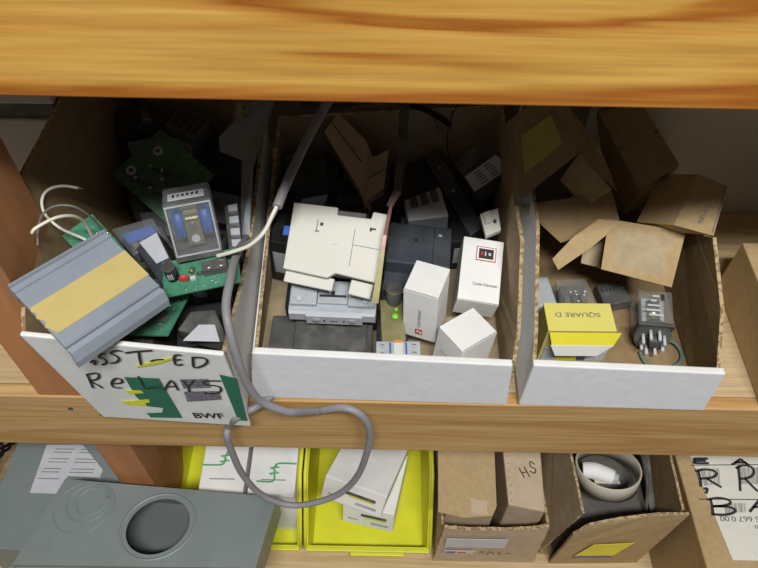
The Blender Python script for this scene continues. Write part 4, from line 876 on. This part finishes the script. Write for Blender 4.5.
a, b, c = .0285, .0310, .028
t = fitthing('octal_relay', 'clear plug-in relay with round black pin base facing the front, right of the yellow carton', 'relay', (.2385, .0790, .0260), (11.5, -2.6, -6.7), (a, b, c))
shell_ = MB().box((a, b, c), (0, 0, c / 2), m='clear', bev=.002, seg=3); shell_.build('cover', t, label='clear plastic cover')
MB().box((.019, .025, .012), (0, 0, .012), m='lt_grey', bev=.001).cyl(.006, .018, (.0, 0, .017), (90, 0, 0), 'frame_metal', 18).build('coil', t)
mb = MB()
for i in range(5):
    mb.box((random.uniform(.004, .012), .0016, .0003), (random.uniform(-.003, .004), .010 - i * .0045, c + .0001), m='label')
mb.box((.003, .006, .0003), (.006, .009, c + .0002), m='black').build('printed_label', t)
rb = MB().box((a + .002, .0035, c + .001), (0, -b / 2 - .001, c / 2), m='dust_black', bev=.001).cyl(.0155, .006, (0, -b / 2 - .005, c / 2 - .001), (65, 0, 0), 'dust_black', 28).cyl(.004, .010, (0, -b / 2 - .011, c / 2 + .0015), (70, 0, 0), 'dust_black', 12).build('pin_base', t, label='round black base')
for k in range(8):
    an = k * math.pi / 4 + .39
    x, zz = .0095 * math.cos(an), .0095 * math.sin(an)
    p = V((x, -b / 2 - .006 + zz * .4, c / 2 - .001 + zz * .9))
    MB().tube([p, p + V((0, -.011, .001))], .0014, 'label', 10, 1).build('pin', rb)
wire('green-grey wire loop behind the front panel beneath the clear pin-base relay', P['loop3'], .0016, 'green_wire')

# yellow carton, open end towards the front
a, b, c = .0555, .0262, .0500
t = fitthing('yellow_carton', 'yellow and white lettered carton behind the front panel of the right box', 'carton', (.1640, .0525, .0300), (.7, .8, 1.2), (a, b, c))
mb = MB().box((a, b, c), (0, 0, c / 2), m='yellow_pale', bev=.0005); mb.build('body', t)
MB().box((a, b + .0012, .0012), (0, 0, c + .0006), m='yellow_top', bev=.0003).build('top_flap', t)
MB().sheet([(-a / 2 + .001, -b / 2 - .0012, c - .0005), (a / 2 + .004, -b / 2 - .0012, c - .0005), (a / 2 - .001, -b / 2 - .007, c - .010), (-a / 2 + .004, -b / 2 - .007, c - .010)], .0006, 'yellow_card').build('tuck_flap', t)
MB().sheet([(-a / 2 + .003, -b / 2 - .0072, c - .0098), (a / 2 - .001, -b / 2 - .0072, c - .0098), (a / 2 - .012, -b / 2 - .0095, c - .022), (-a / 2 + .009, -b / 2 - .0095, c - .022)], .0006, 'white_card').build('tuck_flap', t, label='white tuck flap')
t['label'] = 'yellow and white lettered carton behind the front panel of the right box'
text(t, 'SQUARE D', V((.017, .0045, c + .0016)), (-1, 0, 0), (0, -1, 0), .037, .0052, 'grey_ink', world=False)
y0 = -b / 2 - .0006
MB().box((.018, .0006, .02), (-.004, y0, .016), m='yellow_card').box((.007, .0006, .02), (.009, y0, .016), m='blue_ink').box((.016, .0006, .02), (.0205, y0, .016), m='label').box((.012, .0006, .02), (-.019, y0, .016), m='label').build('front_label', t)

# ------------------------------------------------------------------ lower shelf
ZL = -.4
q = [V(p) for p in P['mbox']]
FLx, FRx, BRx, BLx = q[3], q[2], q[1], q[0]
t = thing('junction_box', 'grey metal electrical box with round knockouts in its top, on the lower shelf at left', 'electrical box', mean(q) + V((0, 0, -.0495)))
c2 = V(P['ko2'][0]); r2x = .037
ux = (FRx - FLx).normalized()
# top plate with a real hole: ring of quads between the outline and an ellipse
mb = MB(); bm = mb.bm; k = mb.mi('enclosure'); th = .0018
NN = 48; rim = []; out = []
def outline_hit(c, d):
    best = None
    for i in range(4):
        a, b = q[i], q[(i + 1) % 4]; e = b - a
        den = d.x * e.y - d.y * e.x
        if abs(den) < 1e-9: continue
        s = ((a.x - c.x) * e.y - (a.y - c.y) * e.x) / den; u = ((a.x - c.x) * d.y - (a.y - c.y) * d.x) / den
        if s > 0 and -1e-6 <= u <= 1 + 1e-6 and (best is None or s < best): best = s
    return c + d * best
angs = sorted([2 * math.pi * i / NN for i in range(NN)] + [math.atan2((p - c2).y, (p - c2).x) % (2 * math.pi) for p in q])
HR = .0345
def ell(a, r, k=.86, tilt=R(24)):
    u, v = math.cos(a - tilt), math.sin(a - tilt); s = r * k / math.hypot(k * u, v)
    return s * math.cos(a), s * math.sin(a)
for z in (0, -th):
    rim.append([bm.verts.new((c2.x + ell(a, HR)[0], c2.y + ell(a, HR)[1], q[0].z + z)) for a in angs])
    out.append([bm.verts.new(V((*outline_hit(c2, V((math.cos(a), math.sin(a), 0))).xy, q[0].z + z))) for a in angs])
n_ = len(angs)
for i in range(n_):
    j = (i + 1) % n_
    for a, b in ((rim[0], out[0]), (rim[1], out[1])):
        bm.faces.new((a[i], b[i], b[j], a[j])).material_index = k
    bm.faces.new((rim[0][i], rim[0][j], rim[1][j], rim[1][i])).material_index = k
    bm.faces.new((out[0][i], out[0][j], out[1][j], out[1][i])).material_index = k
mb.build('top_plate', t, True)
H = V((0, 0, -.049)); dz = V((0, 0, -th - .0001))
for a, b in ((0, 1), (1, 2), (2, 3), (3, 0)):
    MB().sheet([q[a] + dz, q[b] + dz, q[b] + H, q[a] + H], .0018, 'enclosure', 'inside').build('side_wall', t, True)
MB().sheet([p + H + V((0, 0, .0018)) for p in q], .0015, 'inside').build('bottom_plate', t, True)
# pressed rings
def ring(c, r, w, m='enclosure', sy=.88, h=.0009):
    mb = MB(); nseg = 48; L = []
    for rr, z in ((r - w, 0), (r - w * .5, h), (r + w * .5, h), (r + w, 0)):
        L.append([mb.bm.verts.new((c.x + ell(2 * math.pi * i / nseg, rr)[0], c.y + ell(2 * math.pi * i / nseg, rr)[1], c.z + z + .0001)) for i in range(nseg)])
    for a, b in zip(L, L[1:]):
        for i in range(nseg):
            f = mb.bm.faces.new((a[i], a[(i + 1) % nseg], b[(i + 1) % nseg], b[i])); f.material_index = mb.mi(m); f.smooth = True
    return mb
ring(c2, .0405, .0018).build('pressed_ring', t, True)
c1 = V(P['ko1'][0])
ring(c1 + V((-.001, -.004, 0)), .0330, .0008).build('pressed_ring', t, True)
ring(c1 + V((.003, .001, 0)), .0240, .0010).build('pressed_ring', t, True)
ring(c1 + V((.006, .003, 0)), .0175, .0009).build('knockout_disc', t, True)
MB().box((.004, .0015, .0008), c1 + V((.0225, .008, .0005)), m='dust_black').build('knockout_tab', t, True)
# folded front lip
MB().sheet([FLx + V((-.004, -.001, -.004)), FRx + V((0, -.001, -.004)), FRx + V((0, -.009, -.004)), FLx + V((-.004, -.009, -.004))], .0015, 'enclosure').build('front_lip', t, True)
MB().cyl(.003, .002, FLx + V((.003, -.005, -.003)), m='steel').build('lip_screw', t, True)

# large grey enclosure behind it with instruction label
t = thing('metal_enclosure', 'large grey metal enclosure with a printed instruction label, behind the knockout box', 'enclosure', (-.44, .05, ZL))
ze = -.2985
MB().sheet([(-.4445, .17, ze), (-.4565, -.033, ze), (-.372, -.036, ze), (-.300, -.02, ze), (-.300, .17, ze)], .0015, 'enclosure', flip=False).build('top_plate', t, True, bevel=.0005)
for (x0, y0), (x1, y1) in zip([(-.4445, .17), (-.4565, -.033), (-.372, -.036), (-.300, -.02)], [(-.4565, -.033), (-.372, -.036), (-.300, -.02), (-.300, .17)]):
    MB().sheet([(x0, y0, ze - .0016), (x0, y0, ZL + .001), (x1, y1, ZL + .001), (x1, y1, ze - .0016)], .0015, 'enclosure').build('side_wall', t, True)
lb = P['encl_label']
z = .0006
lx = [V(p) + V((0, 0, .0008)) for p in lb]
MB().sheet(lx, .0004, 'label', flip=((lx[1] - lx[0]).cross(lx[2] - lx[1]).z < 0)).build('instruction_label', t, True)
mb = MB()
for col in (0, 1):
    for r_ in range(12):
        if r_ % 3 == 2: continue
        y = .088 - r_ * .0043
        xa = (-.398 - (.093 - y) * .24) if col == 0 else (-.366 - (.093 - y) * .22)
        w = (.026 if col == 0 else .018 + (.093 - y) * .5) * random.uniform(.8, 1)
        if y > .046: mb.box((w, .0011, .0002), (xa + w / 2, y, ze + .0012), m='grey_ink')
mb.build('label_print', t, True)
t = thing('wire_bundle', 'black coiled wires in the dark at the far left of the lower shelf', 'wire', (-.50, .08, ZL))
for k in range(5):
    MB().tube([(-.495 + .012 * math.cos(a + k) + .004 * k - .012, .02 + a * .022, -.37 + .02 * math.sin(a * 1.7 + k) + .01 * k) for a in [i * .5 for i in range(12)]], .0022, 'wire_black').build('strand', t, True)

# yellow bins
def yellow_bin(label, x0, x1, group):
    t = thing('storage_bin', label, 'bin', ((x0 + x1) / 2, .10, ZL + .0005), group=group)
    zb = ZL + .001; th = .0028; fl = .004
    y1 = .22; hf = .030; hb = .105
    MB().box((x1 - x0 - .004, y1 - .003, .0028), ((x0 + x1) / 2, (y1) / 2, zb + .0014), m='bin', bev=.0006).build('base_panel', t, True)
    for s, x in ((-1, x0), (1, x1)):
        o = x - s * .004
        pts = [(o, .0, zb), (o, y1, zb), (x, y1, zb + hb), (x, .060, zb + hb), (x, .012, zb + hf + .018), (x, -.004, zb + hf)]
        MB().sheet(pts if s > 0 else pts[::-1], th, 'bin').build('side_panel', t, True, bevel=.0006)
        rp = [(x + s * .001, y1, zb + hb), (x + s * .001, .060, zb + hb), (x + s * .001, .012, zb + hf + .018), (x + s * .001, -.004, zb + hf)]
        MB().tube(rp, .0022, 'bin', 8, 1).build('rim', t, True)
    MB().sheet([(x0 + .004, 0, zb), (x1 - .004, 0, zb), (x1, -.004, zb + hf), (x0, -.004, zb + hf)], th, 'bin').build('front_panel', t, True, bevel=.0006)
    MB().sheet([(x1 - .004, y1, zb), (x0 + .004, y1, zb), (x0, y1, zb + hb), (x1, y1, zb + hb)], th, 'bin').build('back_panel', t, True)
    MB().box((x1 - x0, .005, .004), ((x0 + x1) / 2, -.006, zb + hf), m='bin', bev=.001).build('rim', t, True)
    xm = (x0 + x1) / 2 + .012
    MB().box((.068, .007, .006), (xm, -.0045, zb + .012), m='bin', bev=.001).build('label_holder', t, True)
    return t
GB = 'yellow plastic bins on the lower shelf'
yellow_bin('yellow plastic bin holding two cartons with green line symbols, left of the two bins', -.262, -.0925, GB)
yellow_bin('yellow plastic bin holding two stacked white slotted cartons, right of the two bins', -.0845, .069, GB)

# cartons with the green symbol
GS = 'white cartons with green line symbols'
for key, sk, lab in (('wb1', 'sym1', 'left white carton with green line symbol, in the left yellow bin'), ('wb2', 'sym2', 'right white carton with green line symbol, in the left yellow bin')):
    q = [V(p) for p in P[key]]
    x0 = min(p.x for p in q); x1 = max(p.x for p in q)
    q = [V((x0 + .002, .14, -.28)), V((x1 - .002, .14, -.28)), V((x1 - .002, .026, -.28)), V((x0 + .002, .026, -.28))]
    t = thing('symbol_carton', lab, 'carton', mean(q) + V((0, 0, -.114)), group=GS)
    block(MB(), q, .114, 'white_card').build('body', t, True, bevel=.001)
    L = [V(p) for p in P[sk]]
    mb = MB().strokes([[p for p in L[:3]], L[2:4], L[3:]], (0, 0, 1), .0022, 'green_line', .0006)
    mid = (L[2] + L[3]) / 2
    for s in (0, 1):
        o = mid + V((0, .004 - s * .007, 0)); mb.strokes([[o + V((-.006, 0, 0)), o + V((.006, .001, 0))]], (0, 0, 1), .0016, 'green_line', .0007)
        mb.strokes([[o + V((-.004, -.002, 0)), o + V((.003, .003, 0))]], (0, 0, 1), .0014, 'green_line', .0008)
    mb.build('green_symbol', t, True)
    MB().box((.030, .0012, .0002), (mid.x, .046, -.2796), m='grey_ink').build('printed_line', t, True)

# two stacked white cartons in bin 2
GW = 'white slotted cartons in the right yellow bin'
def slotted(label, top, th):
    q = [V(p) for p in top]          # FL FR BR BL
    t = thing('slotted_carton', label, 'carton', mean(q) - V((0, 0, th)), group=GW)
    block(MB(), q, th, 'white_card').build('body', t, True, bevel=.001)
    n = quad_normal(q); n = n if n.z > 0 else -n
    f = [q[0] - n * th, q[1] - n * th, q[1], q[0]]
    mb = MB(); decal(mb, f, .36, .52, .86, .66, 'dust_black'); mb.build('slot', t, True)
    mb = MB(); decal(mb, f, .42, .46, .84, .53, 'bin', .0005); mb.build('slot_lining', t, True)
    mb = MB(); decal(mb, f, .56, .18, .9, .30, 'lt_grey'); decal(mb, f, .1, .25, .3, .32, 'lt_grey'); mb.build('printed_label', t, True)
    return t
Lw = [V(p) for p in P['lowtop']]
FL_, FR_, BR_, BL_ = Lw
e1 = (BL_ - FL_); e2 = (BR_ - FR_)
d = ((e1.normalized() + e2.normalized()) / 2).normalized() * .10
top = [FL_, FR_, FR_ + d, FL_ + d]
slotted('upper of two stacked white slotted cartons in the right yellow bin', top, .040)
m = Euler((R(-11), R(-.6), R(-12))).to_matrix(); cc = V((.001, .074, -.368)); A, B, Cc = .066, .090, .042
top2 = [cc + m @ V((sx * A / 2, sy * B / 2, Cc / 2)) for sx, sy in ((-1, -1), (1, -1), (1, 1), (-1, 1))]
slotted('lower of two stacked white slotted cartons in the right yellow bin', top2, Cc)

# tray with two standing cartons
zt = ZL + .001
t = thing('cardboard_tray', 'torn-topped cardboard tray holding two taped cartons, between the yellow bin and the open box', 'box', (.137, .07, ZL + .0005))
fr = [(.0755, -.008, zt), (.2035, -.008, zt), (.196, -.010, -.262), (.180, -.010, -.270), (.150, -.010, -.277), (.105, -.010, -.278), (.0795, -.010, -.272)]
MB().sheet(fr, .004, 'card_pale', 'card', 'edge', jit=.0012).build('front_panel', t, True)
MB().sheet([(.0755, .16, zt), (.0755, -.003, zt), (.0775, -.005, -.285), (.0775, .16, -.33)], .003, 'card_pale', 'card', 'edge', jit=.0006).build('side_panel', t, True)
MB().sheet([(.2035, -.003, zt), (.2035, .16, zt), (.2005, .16, -.30), (.198, -.005, -.268)], .003, 'card_pale', 'card', 'edge', jit=.0006).build('side_panel', t, True)
MB().sheet([(.0785, -.003, zt + .003), (.2, -.003, zt + .003), (.2, .16, zt + .003), (.0785, .16, zt + .003)], .003, 'card').build('base_panel', t, True)
MB().box((.072, .0006, .030), (.120, -.0125, -.315), m='label').build('shipping_label', t, True)
MB().box((.036, .0006, .010), (.103, -.0120, -.350), m='label').box((.012, .0009, .006), (.093, -.0122, -.350), m='blue_ink').box((.010, .0009, .004), (.107, -.0122, -.350), m='red_ink').build('small_label', t, True)
MB().strokes([[(.128, -.012, -.356), (.133, -.012, -.350), (.130, -.012, -.346)], [(.138, -.012, -.358), (.142, -.012, -.347), (.147, -.012, -.357)], [(.152, -.012, -.347), (.154, -.012, -.358)], [(.16, -.012, -.349), (.168, -.012, -.353)]], (0, -1, 0), .0014, 'marker').build('handwriting', t, True)

GT = 'taped brown cartons in the torn tray'
t = thing('taped_carton', 'wide brown carton with creased tape, left of the two in the torn tray', 'carton', (.108, .06, zt + .003), group=GT)
top = [(.0825, .012, -.256), (.1375, .008, -.252), (.143, .135, -.246), (.0825, .135, -.248)]
block(MB(), top, .12, 'card_pale', down=(0, .0, -.138)).build('body', t, True, bevel=.002)
MB().sheet([V(p) + V((0, 0, .0012)) for p in [(.0715, .002, -.256), (.100, -.004, -.2555), (.131, -.002, -.2535), (.136, .006, -.2525), (.140, .08, -.2485), (.0735, .08, -.250)]], .0012, 'card').build('top_flap', t, True)
MB().sheet([(.108, -.001, -.2530), (.126, -.001, -.2520), (.129, .10, -.2465), (.111, .10, -.2472)], .0003, 'card_pale').build('packing_tape', t, True)
t = thing('taped_carton', 'narrow brown carton marked HS in pen, right of the two in the torn tray', 'carton', (.168, .06, zt + .003), group=GT)
top = [(.151, .012, -.254), (.193, .006, -.258), (.197, .135, -.246), (.149, .135, -.244)]
block(MB(), top, .12, 'card_pale', down=(0, 0, -.136)).build('body', t, True, bevel=.002)
qq = [V(p) + V((0, 0, .0004)) for p in top]
mb = MB()
for i in range(14): mb.cyl(.0006, .0006, lerp4(qq, .10, .04 + i * .07), m='dust_black', n=8)
mb.build('perforation', t, True)
c0 = lerp4(qq, .62, .35); U_ = (qq[1] - qq[0]).normalized(); W_ = (qq[3] - qq[0]).normalized()
def pl(l): return [[c0 + U_ * (a * .0009) + W_ * (b * .0009) for a, b in s] for s in l]
MB().strokes(pl([[(-12, 0), (-6, -12)], [(-5, 3), (1, -9)], [(-9, -6), (-2, -3)], [(10, 9), (4, 12), (4, 5), (10, 3), (8, -3), (2, -1)]]), (0, 0, 1), .0013, 'marker', .0006).build('handwriting', t, True)

# open box with the cream ring
t = thing('open_box', 'open cardboard box holding a cream ring, with yellow label on its front', 'box', (.275, .06, ZL + .0005))
# left wall (two leaves), right wall, back, base, front flap
MB().sheet([(.212, .16, zt), (.2085, .003, zt), (.2325, .003, -.252), (.2215, .16, -.240)], .003, 'card_grey', 'card_dark', 'edge', jit=.0005).build('side_panel', t, True)
MB().sheet([(.336, .003, zt), (.334, .16, zt), (.346, .16, -.238), (.3425, .004, -.238)], .003, 'card_grey', 'card_dark', 'edge', jit=.0005).build('side_panel', t, True)
MB().sheet([(.2125, .003, zt + .003), (.333, .003, zt + .003), (.331, .158, zt + .003), (.2145, .158, zt + .003)], .003, 'card_dark').build('base_panel', t, True)
MB().sheet([(.333, .16, zt), (.213, .16, zt), (.223, .16, -.25), (.345, .16, -.25)], .003, 'card_dark').build('back_panel', t, True)
MB().sheet([(.2235, -.009, zt), (.335, -.006, zt), (.3435, -.004, -.232), (.310, -.005, -.232), (.270, -.009, -.236), (.236, -.014, -.243), (.222, -.018, -.262)], .003, 'card', 'card_dark', 'edge', jit=.0004).build('front_panel', t, True)
MB().sheet([(.2445, -.0135, -.352), (.292, -.0120, -.352), (.3050, -.0105, -.310), (.257, -.0135, -.310)], .0005, 'yellow_card').build('yellow_label', t, True)
MB().sheet([(.243, -.0140, -.358), (.290, -.0125, -.358), (.291, -.0125, -.354), (.244, -.0140, -.354)], .0005, 'blue_ink').build('label_line', t, True)
MB().box((.0005, .010, .010), (.2245, .10, -.262), m='red_ink').box((.0005, .006, .012), (.2235, .115, -.266), m='label').build('red_print', t, True)
t = thing('cream_ring', 'cream plastic ring cut from pipe sitting in the open box', 'ring', (.2755, .0475, -.262))
mb = MB(); nseg = 64
rr = [(.0385, .0), (.0385, -.020), (.0362, -.020), (.0362, .0), (.0368, .0006), (.0380, .0006)]
L = [[mb.bm.verts.new((r_ * math.cos(2 * math.pi * i / nseg), r_ * math.sin(2 * math.pi * i / nseg), z_)) for i in range(nseg)] for r_, z_ in rr]
for a in range(len(L)):
    A, B = L[a], L[(a + 1) % len(L)]
    for i in range(nseg):
        f = mb.bm.faces.new((A[i], A[(i + 1) % nseg], B[(i + 1) % nseg], B[i])); f.material_index = mb.mi('roll'); f.smooth = True
mb.build('ring_wall', t)
MB().box((.03, .02, .001), (0, 0, -.0195), m='roll').build('cross_web', t)
t.location = (.2775, .0660, -.266); t.rotation_euler = (R(-20), 0, 0)
t = thing('packing_roll', 'crumpled roll of white film inside the cream ring', 'film roll', (.262, .045, -.30))
MB().tube([(.2500, .066, -.280), (.264, .064, -.278), (.284, .058, -.281)], lambda k: .0105 - .002 * abs(k - .5), 'white_card', 16).build('film', t, True)
MB().tube([(.284, .058, -.281), (.290, .056, -.282)], .007, 'lt_grey', 14).build('film_end', t, True)
t = thing('shaded_liner', 'folded card liner under the cream ring, coloured dark for the shade in the box', 'liner', (.278, .075, zt + .0035))
MB().box((.10, .13, .088), (0, 0, .044), m='card_shade', bev=.001).build('body', t)  # dark colour stands in for the shadow beneath the ring
t = thing('film_sheet', 'folded translucent plastic strip standing right of the cream ring', 'film', (.322, .05, -.3))
MB().tube([(.324, .025, -.30), (.320, .06, -.262), (.313, .10, -.262)], .0018, 'dust_black').build('folded_edge', t, True)
MB().sheet([(.329, .02, -.303), (.336, .03, -.300), (.331, .11, -.262), (.320, .10, -.262)], .0006, 'dust_black').build('film', t, True)

# labelled box at far right
t = thing('shipping_box', 'cardboard box with large handwritten white label, at the lower right corner', 'box', (.44, .02, ZL + .0005))
tp = [(.356, -.060, -.2503), (.52, -.060, -.2503), (.52, .16, -.2503), (.352, .16, -.2503)]
block(MB(), tp, .12, 'card', down=(0, 0, -.149)).build('body', t, True, bevel=.002)
L4 = P['lab_brea']; zz = -.2494
MB().sheet([(.3705, .074, zz), (.3855, -.046, zz), (.50, -.046, zz), (.50, .074, zz)], .0004, 'paper_warm').build('shipping_label', t, True)
MB().strokes([[V(p) + V((0, 0, .0010)) for p in s] for s in P['brea']], (0, 0, 1), .0028, 'marker', .0006).build('handwriting', t, True)
MB().strokes([[V(p) + V((0, 0, .0007)) for p in s] for s in P['brea_lines']], (0, 0, 1), .0010, 'black_ink', .0003).build('rule_line', t, True)
for q in P['brea_bars']:
    mb = MB(); q = [V(p) + V((0, 0, .0007)) for p in q]
    for i in range(16):
        u = i / 16; w = random.choice((.012, .025, .035))
        mb.sheet([lerp4(q, u, 0), lerp4(q, u + w, 0), lerp4(q, u + w, 1), lerp4(q, u, 1)], .0002, 'grey_ink')
    mb.build('barcode', t, True)
text(t, 'KS 667 0.00', V((.4345, .0015, -.2487)), (-1, 0, 0), (0, -1, 0), .050, .0062, 'grey_ink')
text(t, '800.0', V((.4375, -.0080, -.2487)), (-1, 0, 0), (0, -1, 0), .017, .004, 'grey_ink')

# ------------------------------------------------------------------ camera, lamps, world
cam = bpy.data.cameras.new('camera'); co = bpy.data.objects.new('camera', cam); COL.objects.link(co)
cam.sensor_width = 36; cam.lens = 700 / 758 * 36; cam.clip_start = .01
co.matrix_world = Matrix.Translation((0, -.281, .521)) @ Matrix.Rotation(R(38), 4, 'X') @ Matrix.Rotation(R(1.1), 4, 'Z')
scn.camera = co
def area(name, loc, target, sx, sy, power, col):
    l = bpy.data.lights.new(name, 'AREA'); l.shape = 'RECTANGLE'; l.size = sx; l.size_y = sy; l.energy = power; l.color = col
    o = bpy.data.objects.new(name, l); COL.objects.link(o); o.location = loc
    o.rotation_euler = (V(target) - V(loc)).to_track_quat('-Z', 'Y').to_euler(); return o
area('ceiling_light', (.15, -1.05, 2.15), (0, 0, 0), 1.1, .22, 60, (1, .985, .95))
w = bpy.data.worlds.new('world'); scn.world = w; w.use_nodes = True
w.node_tree.nodes['Background'].inputs[0].default_value = (.95, .97, 1, 1); w.node_tree.nodes['Background'].inputs[1].default_value = .08
vs = scn.view_settings; vs.view_transform = 'Standard'; vs.look = 'None'; vs.exposure = 0; vs.gamma = 1
